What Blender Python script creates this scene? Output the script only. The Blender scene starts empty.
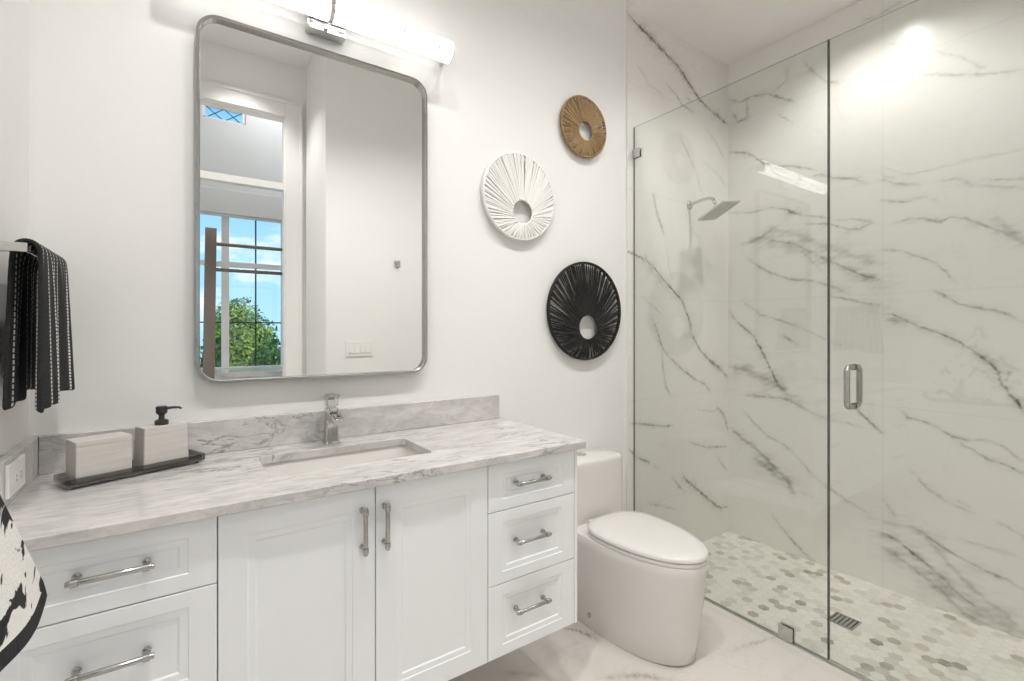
import bpy, bmesh, math, random
import numpy as np
from mathutils import Vector, Matrix

# ------------------------------------------------------------------ camera, world, lights, exposure
SC = bpy.context.scene
COL = SC.collection
cam_data = bpy.data.cameras.new('camera')
cam = bpy.data.objects.new('camera', cam_data)
COL.objects.link(cam)
cam_data.sensor_fit = 'HORIZONTAL'
cam_data.sensor_width = 36.0
cam_data.lens = 36.0 * 480.0 / 1024.0
cam_data.shift_y = -9.5 / 1024.0
cam_data.clip_start = 0.02
cam.location = (0, -1.86, 1.31)
cam.rotation_euler = (math.radians(90), 0, math.radians(-34.5))
SC.camera = cam

SC.view_settings.view_transform = 'Standard'
SC.view_settings.look = 'None'
SC.view_settings.exposure = 0.25
SC.view_settings.gamma = 1.0
SC.view_settings.use_curve_mapping = False
SC.cycles.use_denoising = True
SC.cycles.max_bounces = 14
SC.cycles.diffuse_bounces = 8
SC.cycles.glossy_bounces = 8
SC.cycles.transmission_bounces = 10
SC.cycles.transparent_max_bounces = 24
SC.cycles.sample_clamp_indirect = 6.0
SC.cycles.caustics_reflective = False
SC.cycles.caustics_refractive = False

world = bpy.data.worlds.new('sky')
SC.world = world
world.use_nodes = True
wn = world.node_tree
wn.nodes.clear()
def wnode(t, **k):
    n = wn.nodes.new(t)
    for a, b in k.items(): setattr(n, a, b)
    return n
w_tc = wnode('ShaderNodeTexCoord')
w_sep = wnode('ShaderNodeSeparateXYZ')
w_grad = wnode('ShaderNodeValToRGB')
w_grad.color_ramp.elements[0].position = 0.0
w_grad.color_ramp.elements[0].color = (0.42, 0.72, 0.92, 1)
w_grad.color_ramp.elements[1].position = 0.45
w_grad.color_ramp.elements[1].color = (0.16, 0.47, 0.84, 1)
w_map = wnode('ShaderNodeMapping')
w_map.inputs['Scale'].default_value = (1, 1, 2.2)
w_map.inputs['Location'].default_value = (0.35, 0.1, 0.0)
w_noise = wnode('ShaderNodeTexNoise')
w_noise.inputs['Scale'].default_value = 5.5
w_noise.inputs['Detail'].default_value = 7
w_noise.inputs['Roughness'].default_value = 0.55
w_cl = wnode('ShaderNodeValToRGB')
w_cl.color_ramp.elements[0].position = 0.50
w_cl.color_ramp.elements[1].position = 0.62
w_mix = wnode('ShaderNodeMixRGB')
w_mix.inputs[2].default_value = (0.92, 0.94, 0.97, 1)
w_bg = wnode('ShaderNodeBackground')
w_bg.inputs['Strength'].default_value = 1.25
w_out = wnode('ShaderNodeOutputWorld')
L = wn.links.new
L(w_tc.outputs['Generated'], w_sep.inputs[0]); L(w_sep.outputs['Z'], w_grad.inputs[0])
L(w_tc.outputs['Generated'], w_map.inputs[0]); L(w_map.outputs[0], w_noise.inputs['Vector'])
L(w_noise.outputs['Fac'], w_cl.inputs[0]); L(w_cl.outputs[0], w_mix.inputs[0])
L(w_grad.outputs[0], w_mix.inputs[1]); L(w_mix.outputs[0], w_bg.inputs[0]); L(w_bg.outputs[0], w_out.inputs[0])

# ceiling lamps, the mid-room, toilet-side and nook ones unseen and added for fill: position, power, radius of the glowing disc (the lamp bodies are built further down)
DOWNLIGHTS = [((0.25, -1.15, 3.75), 88.0, 0.06, 112), ((1.75, -1.15, 3.75), 58.0, 0.06, 112), ((1.00, -1.15, 3.75), 60.0, 0.07, 112),
              ((0.42, -2.58, 3.75), 62.0, 0.07, 96), ((2.572, -0.879, 3.11), 29.0, 0.012, 140), ((0.90, -3.55, 4.30), 40.0, 0.07, 170)]
TUBE_GLOW = 5.5
for pos, power, rad, cone in DOWNLIGHTS:
    ld = bpy.data.lights.new('downlight_lamp', 'SPOT')
    ld.energy = power
    ld.color = (1.0, 0.985, 0.962)
    ld.spot_size = math.radians(cone)
    ld.spot_blend = 0.7
    ld.shadow_soft_size = rad
    lo = bpy.data.objects.new('downlight_lamp', ld)
    COL.objects.link(lo)
    lo.location = (pos[0], pos[1], pos[2] - 0.03)

sun_data = bpy.data.lights.new('sun', 'SUN')
sun_data.energy = 3.2
sun_data.color = (1.0, 0.95, 0.86)
sun_data.angle = math.radians(0.6)
sun = bpy.data.objects.new('sun', sun_data)
COL.objects.link(sun)
sun.location = (2, 4, 8)
sun.rotation_euler = (math.radians(-48), 0, math.radians(-18))      # from behind the house onto the garden

# ------------------------------------------------------------------ helpers
def node_mat(name):
    m = bpy.data.materials.new(name)
    m.use_nodes = True
    m.node_tree.nodes.clear()
    return m
class NT:
    """A small wrapper that adds and wires nodes of one material."""
    def __init__(s, m): s.t = m.node_tree
    def n(s, typ, ins=None, **k):
        x = s.t.nodes.new(typ)
        for a, b in k.items(): setattr(x, a, b)
        for a, b in (ins or {}).items():
            if isinstance(b, bpy.types.NodeSocket): s.t.links.new(b, x.inputs[a])
            else: x.inputs[a].default_value = b
        return x
    def math(s, op, a, b=0.0, c=0.0, clamp=False):
        x = s.n('ShaderNodeMath', {0: a, 1: b, 2: c}, operation=op); x.use_clamp = clamp
        return x.outputs[0]
    def mix(s, f, a, b, blend='MIX'):
        return s.n('ShaderNodeMixRGB', {0: f, 1: a, 2: b}, blend_type=blend).outputs[0]
    def ramp(s, f, *stops):
        x = s.n('ShaderNodeValToRGB', {0: f}); e = x.color_ramp.elements
        while len(e) < len(stops): e.new(0.5)
        for i, (p, c) in enumerate(stops): e[i].position = p; e[i].color = c if len(c) == 4 else (*c, 1)
        return x.outputs[0]
    def noise(s, vec, scale, detail=4, rough=0.5, dist=0.0):
        return s.n('ShaderNodeTexNoise', {'Vector': vec, 'Scale': scale, 'Detail': detail, 'Roughness': rough, 'Distortion': dist}).outputs['Fac']
    def obj(s, scale=(1, 1, 1), rot=(0, 0, 0), loc=(0, 0, 0)):
        tc = s.n('ShaderNodeTexCoord').outputs['Object']
        return s.n('ShaderNodeMapping', {'Vector': tc, 'Scale': scale, 'Rotation': rot, 'Location': loc}).outputs[0]
    def out(s, sh): s.n('ShaderNodeOutputMaterial', {'Surface': sh})
    def bsdf(s, **k):
        x = s.n('ShaderNodeBsdfPrincipled')
        names = dict(base='Base Color', rough='Roughness', metal='Metallic', normal='Normal', coat='Coat Weight', spec='Specular IOR Level', sheen='Sheen Weight', trans='Transmission Weight')
        for a, b in k.items():
            i = x.inputs[names[a]]
            if isinstance(b, bpy.types.NodeSocket): s.t.links.new(b, i)
            else: i.default_value = b
        s.out(x.outputs[0]); return x
    def bump(s, h, strength=0.2, dist=0.01):
        return s.n('ShaderNodeBump', {'Height': h, 'Strength': strength, 'Distance': dist}).outputs[0]

def rgb(r, g, b): return (r, g, b, 1.0)
def painted(name, c, rough=0.55, grain=0.03, scale=60):
    m = node_mat(name); t = NT(m)
    f = t.noise(t.obj(), scale, 3)
    col = t.mix(f, rgb(*[x * (1 - grain) for x in c]), rgb(*[min(1, x * (1 + grain)) for x in c]))
    t.bsdf(base=col, rough=rough); return m
def metal(name, c, rough=0.2, brush=0.0, axis=(1, 1, 60)):
    m = node_mat(name); t = NT(m)
    f = t.noise(t.obj(axis), 40, 3)
    r = t.math('MULTIPLY_ADD', f, brush, rough)
    t.bsdf(base=rgb(*c), rough=r, metal=1.0); return m

# ---- mesh building
def new_bm(): return bmesh.new()
def add_box(bm, lo, hi, mat=0):
    vs = [bm.verts.new((x, y, z)) for z in (lo[2], hi[2]) for y in (lo[1], hi[1]) for x in (lo[0], hi[0])]
    for f in ((0, 2, 3, 1), (4, 5, 7, 6), (0, 1, 5, 4), (2, 6, 7, 3), (0, 4, 6, 2), (1, 3, 7, 5)):
        bm.faces.new([vs[i] for i in f]).material_index = mat
    return vs
def add_loft(bm, loops, cap0=True, cap1=True, closed=True, mat=0):
    """Skin a list of equal-length vertex loops."""
    rows = [[bm.verts.new(p) for p in lp] for lp in loops]
    n = len(rows[0])
    for a, b in zip(rows, rows[1:]):
        for i in range(n if closed else n - 1):
            j = (i + 1) % n
            bm.faces.new((a[i], a[j], b[j], b[i])).material_index = mat
    if cap0: bm.faces.new(rows[0][::-1]).material_index = mat
    if cap1: bm.faces.new(rows[-1]).material_index = mat
    return rows
def add_tube(bm, pts, r, seg=12, cap=True, closed=False, mat=0):
    """A round bar along a polyline; r may be one radius or one per point."""
    pts = [Vector(p) for p in pts]; n = len(pts)
    rr = r if isinstance(r, (list, tuple)) else [r] * n
    loops, prev = [], None
    for i, p in enumerate(pts):
        if closed: d = pts[(i + 1) % n] - pts[i - 1]
        else: d = pts[min(i + 1, n - 1)] - pts[max(i - 1, 0)]
        d.normalize()
        if prev is None:
            u = d.orthogonal().normalized()
        else:
            u = (prev - d * prev.dot(d)).normalized()
        prev = u; v = d.cross(u)
        loops.append([p + (u * math.cos(a) + v * math.sin(a)) * rr[i] for a in [2 * math.pi * k / seg for k in range(seg)]])
    if closed: loops.append(loops[0])
    add_loft(bm, loops, cap and not closed, cap and not closed, True, mat)
def add_lathe(bm, prof, c, seg=32, axis='z', mat=0):
    """Spin (radius, height) pairs round an axis through c."""
    loops = []
    for r, h in prof:
        lp = []
        for k in range(seg):
            a = 2 * math.pi * k / seg; x, y = r * math.cos(a), r * math.sin(a)
            lp.append({'z': (c[0] + x, c[1] + y, c[2] + h), 'y': (c[0] + x, c[1] - h, c[2] + y), 'x': (c[0] + h, c[1] + x, c[2] + y)}[axis])
        loops.append(lp)
    add_loft(bm, loops, True, True, True, mat)
def rrect(x0, x1, y0, y1, r, n=6):
    """A rounded rectangle, anticlockwise, as (x, y) pairs."""
    out = []
    for cx, cy, a0 in ((x1 - r, y1 - r, 0), (x0 + r, y1 - r, 90), (x0 + r, y0 + r, 180), (x1 - r, y0 + r, 270)):
        for k in range(n + 1):
            a = math.radians(a0 + 90 * k / n)
            out.append((cx + r * math.cos(a), cy + r * math.sin(a)))
    return out
def soften(o, w=0.002, seg=2, ang=40):
    m = o.modifiers.new('bevel', 'BEVEL'); m.width = w; m.segments = seg; m.limit_method = 'ANGLE'; m.angle_limit = math.radians(ang)
    m.harden_normals = False
    return o
def base_of(o):
    v = Vector((0, 0, 0))
    while o is not None: v = v + Vector(o.location); o = o.parent
    return v
def obj(name, bm, mats, parent=None, origin=None, smooth=None, bevel=None, recalc=True):
    """Link a bmesh given in world coordinates as one mesh object under parent."""
    if recalc: bmesh.ops.recalc_face_normals(bm, faces=bm.faces)
    me = bpy.data.meshes.new(name)
    off = base_of(parent) if parent is not None else Vector(origin or (0, 0, 0))
    bmesh.ops.translate(bm, verts=bm.verts, vec=-off)
    bm.to_mesh(me); bm.free()
    for m in (mats if isinstance(mats, (list, tuple)) else [mats]): me.materials.append(m)
    o = bpy.data.objects.new(name, me); COL.objects.link(o)
    if parent is not None: o.parent = parent
    else: o.location = off
    if smooth is not None:
        me.polygons.foreach_set('use_smooth', [True] * len(me.polygons))
        if smooth < 179: me.set_sharp_from_angle(angle=math.radians(smooth))
    if bevel: soften(o, bevel)
    return o
def thing(name, label, cat, loc=(0, 0, 0), group=None):
    o = bpy.data.objects.new(name, None); COL.objects.link(o)
    o.location = loc; o.empty_display_size = 0.05
    o['label'] = label; o['category'] = cat
    if group: o['group'] = group
    return o
def tag(o, label, cat, group=None):
    o['label'] = label; o['category'] = cat
    if group: o['group'] = group
    return o
def struct(name, bm, mats, **k):
    o = obj(name, bm, mats, **k); o['kind'] = 'structure'; return o
def box_obj(name, lo, hi, mat, parent=None, bevel=None):
    bm = new_bm(); add_box(bm, lo, hi); return obj(name, bm, mat, parent, bevel=bevel)
def copy_thing(root, move, label=None, group=None):
    """A copy of a thing with copies of its parts and sub-parts (mesh data shared)."""
    r = root.copy(); COL.objects.link(r); r.location = Vector(root.location) + Vector(move)
    if label: r['label'] = label
    if group: r['group'] = group
    for ch in root.children:
        c = ch.copy(); COL.objects.link(c); c.parent = r
        for g in ch.children:
            d = g.copy(); COL.objects.link(d); d.parent = c
    return r

# ------------------------------------------------------------------ materials
WHITE_WALL = painted('white_wall_paint', (0.83, 0.82, 0.805), 0.6, 0.012, 30)
CEIL_PAINT = painted('ceiling_paint', (0.84, 0.825, 0.81), 0.7, 0.012, 30)
TRIM_WHITE = painted('white_trim_paint', (0.84, 0.83, 0.815), 0.35, 0.01, 30)
CAB_WHITE = painted('cabinet_lacquer', (0.835, 0.845, 0.86), 0.38, 0.01, 20)
GAP_DARK = painted('shadow_gap', (0.30, 0.30, 0.30), 0.7, 0.05, 20)
PORCELAIN = node_mat('white_porcelain'); t = NT(PORCELAIN)
t.bsdf(base=t.mix(t.noise(t.obj(), 6, 2), rgb(0.70, 0.675, 0.65), rgb(0.72, 0.695, 0.67)), rough=0.12, coat=0.3)
SEAT_PLASTIC = painted('white_seat_plastic', (0.735, 0.715, 0.695), 0.22, 0.01, 20)
CHROME = metal('polished_chrome', (0.62, 0.615, 0.60), 0.07, 0.05, (1, 1, 1))
NICKEL = metal('brushed_nickel', (0.45, 0.435, 0.41), 0.2, 0.02, (1, 1, 1))
PULL_METAL = metal('satin_pull_metal', (0.45, 0.44, 0.425), 0.16, 0.08, (1, 1, 1))
STEEL = metal('brushed_steel', (0.60, 0.60, 0.585), 0.25, 0.15, (40, 1, 1))
MIRROR = metal('mirror_silver', (0.93, 0.935, 0.93), 0.0, 0.0)
BLACK_PLASTIC = painted('matte_black_plastic', (0.025, 0.025, 0.027), 0.4, 0.1, 60)
OUTLET_WHITE = painted('outlet_plastic', (0.82, 0.81, 0.79), 0.3, 0.01, 20)
SLOT_DARK = painted('slot_dark', (0.05, 0.05, 0.05), 0.6, 0.05, 20)
EDGE_DARK = painted('glass_edge', (0.10, 0.105, 0.09), 0.25, 0.1, 40)
GREY_WALL = painted('alcove_grey_paint', (0.66, 0.675, 0.69), 0.6, 0.012, 30)

def clear_glass(name, tint, refl=1.0):
    """Clear sheet glass: tinted see-through with a Schlick mirror reflection."""
    m = node_mat(name); t = NT(m)
    lw = t.n('ShaderNodeLayerWeight', {'Blend': 0.5})
    sch = t.math('POWER', lw.outputs['Facing'], 5.0)
    f = t.math('MULTIPLY_ADD', sch, 0.96, 0.04)
    f = t.math('MULTIPLY', f, refl, clamp=True)
    fog = t.noise(t.obj(), 2.0, 2)
    tr = t.n('ShaderNodeBsdfTransparent', {'Color': t.mix(t.math('MULTIPLY', fog, 0.2), rgb(*tint), rgb(*[x * 0.99 for x in tint]))})
    gl = t.n('ShaderNodeBsdfGlossy', {'Color': rgb(1, 1, 1), 'Roughness': 0.0})
    mx = t.n('ShaderNodeMixShader', {0: f, 1: tr.outputs[0], 2: gl.outputs[0]})
    t.out(mx.outputs[0]); return m
GLASS = clear_glass('shower_glass', (0.960, 0.970, 0.957))
GLASS_TOP = clear_glass('polished_glass_edge', (0.60, 0.66, 0.60), 1.5)
PANE = clear_glass('window_pane_glass', (0.97, 0.98, 0.98))
SMOKE = clear_glass('smoked_acrylic', (0.50, 0.485, 0.475), 1.2)

# marble-look porcelain of the shower and floor: veins come from a per-point value laid out in wall metres
def tile_marble(name, base, warm, vein_dark, rough, cloud=0.05):
    m = node_mat(name); t = NT(m)
    co = t.obj()
    v = t.n('ShaderNodeAttribute', attribute_name='vein').outputs['Fac']
    j = t.n('ShaderNodeAttribute', attribute_name='joint').outputs['Fac']
    breakup = t.ramp(t.noise(co, 38, 5, 0.65), (0.30, (0.55,) * 3), (0.62, (1.0,) * 3))
    v2 = t.math('MULTIPLY', v, breakup, clamp=True)
    cl = t.noise(co, 1.7, 4, 0.55, 0.6)
    col = t.mix(cl, rgb(*base), rgb(*warm))
    # hairlines everywhere, very faint
    hn = t.noise(t.obj((1, 1, 1.6)), 2.6, 6, 0.55, 0.8)
    hair = t.ramp(t.math('ABSOLUTE', t.math('SUBTRACT', hn, 0.5)), (0.0, (1,) * 3), (0.010, (0,) * 3))
    col = t.mix(t.math('MULTIPLY', hair, cloud), col, rgb(*vein_dark))
    vc = t.mix(t.noise(co, 7, 2), rgb(*vein_dark), rgb(vein_dark[0] * 1.35, vein_dark[1] * 1.25, vein_dark[2] * 1.0))
    col = t.mix(v2, col, vc)
    col = t.mix(t.math('MULTIPLY', j, 0.10), col, rgb(0.35, 0.33, 0.30))
    t.bsdf(base=col, rough=rough); return m
TILE = tile_marble('shower_marble_tile', (0.815, 0.80, 0.775), (0.79, 0.775, 0.75), (0.115, 0.105, 0.082), 0.27)
FLOOR_TILE = tile_marble('floor_marble_tile', (0.70, 0.665, 0.625), (0.66, 0.625, 0.585), (0.17, 0.135, 0.11), 0.2, 0.10)

def slab_marble(name, base, grey, streak):
    """Carrara-like stone: streaky drifts of grey with broken darker threads."""
    m = node_mat(name); t = NT(m)
    co = t.obj(streak, (0.5, 0.12, 0.42))
    warp = t.noise(co, 4.5, 7, 0.68, 0.9)
    drift = t.ramp(warp, (0.36, (0,) * 3), (0.66, (1,) * 3))
    col = t.mix(t.math('MULTIPLY', drift, 0.62), rgb(*base), rgb(*grey))
    n2 = t.noise(co, 4.2, 8, 0.66, 1.0)
    thread = t.ramp(t.math('ABSOLUTE', t.math('SUBTRACT', n2, 0.5)), (0.0, (1,) * 3), (0.021, (0,) * 3))
    gate = t.ramp(t.noise(t.obj((1, 1, 1), (0, 0, 0), (0.37, 0.2, 0.1)), 3.2, 3), (0.46, (0,) * 3), (0.64, (1,) * 3))
    col = t.mix(t.math('MULTIPLY', t.math('MULTIPLY', thread, gate), 0.8), col, rgb(0.13, 0.128, 0.13))
    n3 = t.noise(co, 17, 7, 0.68, 0.6)
    fine = t.ramp(n3, (0.44, (0,) * 3), (0.70, (1,) * 3))
    col = t.mix(t.math('MULTIPLY', fine, 0.62), col, rgb(0.36, 0.35, 0.345))
    t.bsdf(base=col, rough=0.16); return m
TOP_MARBLE = slab_marble('counter_marble', (0.70, 0.67, 0.645), (0.46, 0.455, 0.455), (0.75, 2.6, 1.6))
SPLASH_MARBLE = TOP_MARBLE

# crackled glass tube that glows
TUBE_GLASS = node_mat('crackled_glass_glow'); t = NT(TUBE_GLASS)
co = t.obj((7, 24, 24))
cr = t.noise(co, 2.4, 4, 0.6, 0.5)
line = t.ramp(t.math('ABSOLUTE', t.math('SUBTRACT', cr, 0.5)), (0.0, (0.12,) * 3), (0.03, (0.135,) * 3), (0.045, (1.0,) * 3))
em = t.n('ShaderNodeEmission', {'Color': rgb(1.0, 0.985, 0.96), 'Strength': t.math('MULTIPLY', line, TUBE_GLOW)})
t.out(em.outputs[0])
LENS_GLOW = node_mat('downlight_lens'); t = NT(LENS_GLOW)
t.out(t.n('ShaderNodeEmission', {'Color': rgb(1, 0.97, 0.92), 'Strength': 9.0}).outputs[0])

# stone of the two counter boxes
STONE = node_mat('ribbed_travertine'); t = NT(STONE)
s1 = t.noise(t.obj((2, 2, 60)), 3.0, 5, 0.6)
s2 = t.noise(t.obj((9, 9, 140)), 3.0, 3, 0.6)
col = t.mix(s1, rgb(0.44, 0.405, 0.375), rgb(0.74, 0.71, 0.675))
col = t.mix(t.math('MULTIPLY', s2, 0.35), col, rgb(0.55, 0.51, 0.48))
t.bsdf(base=col, rough=0.7, normal=t.bump(s2, 0.25, 0.004))
STONE_TOP = painted('travertine_top', (0.82, 0.79, 0.75), 0.65, 0.05, 25)

def strand(name, c1, c2, rough=0.75):
    m = node_mat(name); t = NT(m)
    f = t.noise(t.obj(), 90, 4, 0.65)
    t.bsdf(base=t.mix(f, rgb(*c1), rgb(*c2)), rough=rough, normal=t.bump(f, 0.3, 0.003)); return m
WEAVE_WHITE = strand('white_woven_fibre', (0.78, 0.765, 0.74), (0.87, 0.855, 0.835))
WEAVE_TAN = strand('tan_woven_fibre', (0.22, 0.135, 0.06), (0.42, 0.275, 0.135))
WEAVE_BLACK = strand('black_woven_fibre', (0.008, 0.0075, 0.007), (0.022, 0.02, 0.018), 0.9)
WOOD_GREY = strand('weathered_wood', (0.10, 0.083, 0.073), (0.24, 0.205, 0.18))

# veins of the shower walls and floor: (width m, strength, [(along, up) in wall metres])
VEINS_HEAD=[
(0.0198,0.9,[(2.061,3.088),(2.195,3.037),(2.402,2.969),(2.502,2.94),(2.607,2.867),(2.726,2.793),(2.851,2.749),(3.046,2.705)]),
(0.0358,0.35,[(2.161,3.056),(2.402,2.975),(2.527,2.905)]),
(0.0075,0.5,[(2.144,2.822),(2.186,2.798)]),
(0.007,0.25,[(2.186,2.798),(2.239,2.747),(2.365,2.718)]),
(0.0098,0.5,[(2.393,2.792),(2.483,2.76),(2.547,2.707),(2.668,2.689)]),
(0.0188,0.6,[(2.607,2.761),(2.627,2.754)]),
(0.0101,0.28,[(2.527,2.511),(2.627,2.396),(2.715,2.28),(2.753,2.19)]),
(0.0106,0.25,[(2.785,2.635),(2.895,2.563),(3.022,2.45)]),
(0.0099,0.2,[(2.774,2.4),(2.918,2.353),(3.058,2.267)]),
(0.013,0.6,[(2.279,2.108),(2.305,2.015),(2.346,1.94),(2.374,1.878)]),
(0.0095,0.25,[(2.627,1.963),(2.742,1.881)]),
(0.0123,0.85,[(2.061,1.756),(2.114,1.741),(2.212,1.721),(2.314,1.661),(2.421,1.581),(2.512,1.519),(2.547,1.495),(2.597,1.416),(2.637,1.341),(2.637,1.294),(2.742,1.182),(2.851,1.107),(2.976,1.049)]),
(0.0536,0.22,[(2.212,1.698),(2.31,1.635),(2.411,1.557),(2.497,1.5)]),
(0.0313,0.28,[(2.566,1.279),(2.648,1.278)]),
(0.0233,0.5,[(2.829,1.121),(2.952,1.054),(3.058,0.984)]),
(0.0294,0.35,[(2.279,1.386),(2.305,1.304)]),
(0.0124,0.6,[(2.305,1.316),(2.365,1.197),(2.474,1.121),(2.547,1.072),(2.685,0.999),(2.785,0.967),(2.84,0.922)]),
(0.015,0.5,[(2.355,1.185),(2.374,1.047),(2.393,0.974),(2.44,0.916)]),
(0.0091,0.35,[(2.402,1.8),(2.421,1.686),(2.449,1.632)]),
(0.0088,0.25,[(2.178,1.505),(2.346,1.411)]),
(0.0077,0.3,[(2.658,0.83),(2.742,0.8),(2.914,0.783)]),
(0.0148,0.7,[(2.924,0.8),(2.999,0.746),(3.034,0.661),(3.058,0.621)]),
(0.0116,0.6,[(2.077,0.787),(2.161,0.777),(2.265,0.76),(2.459,0.733)]),
(0.0114,0.8,[(2.069,0.647),(2.131,0.593),(2.239,0.542)]),
(0.0088,0.3,[(2.239,0.542),(2.337,0.485)]),
(0.0105,0.5,[(2.627,0.613),(2.807,0.551),(2.999,0.538),(3.058,0.523)]),
(0.0107,0.5,[(2.914,0.49),(2.976,0.421),(3.046,0.362)]),
(0.011,0.5,[(2.446,0.425),(2.566,0.317)]),
(0.0149,0.85,[(2.556,0.406),(2.658,0.332),(2.768,0.256),(2.884,0.172),(2.964,0.129),(3.058,0.119)]),
(0.0158,0.5,[(2.665,0.381),(2.689,0.316)]),
(0.0118,0.5,[(2.253,0.301),(2.365,0.266)]),
(0.0091,0.25,[(2.365,0.266),(2.497,0.216)]),
]
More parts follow.
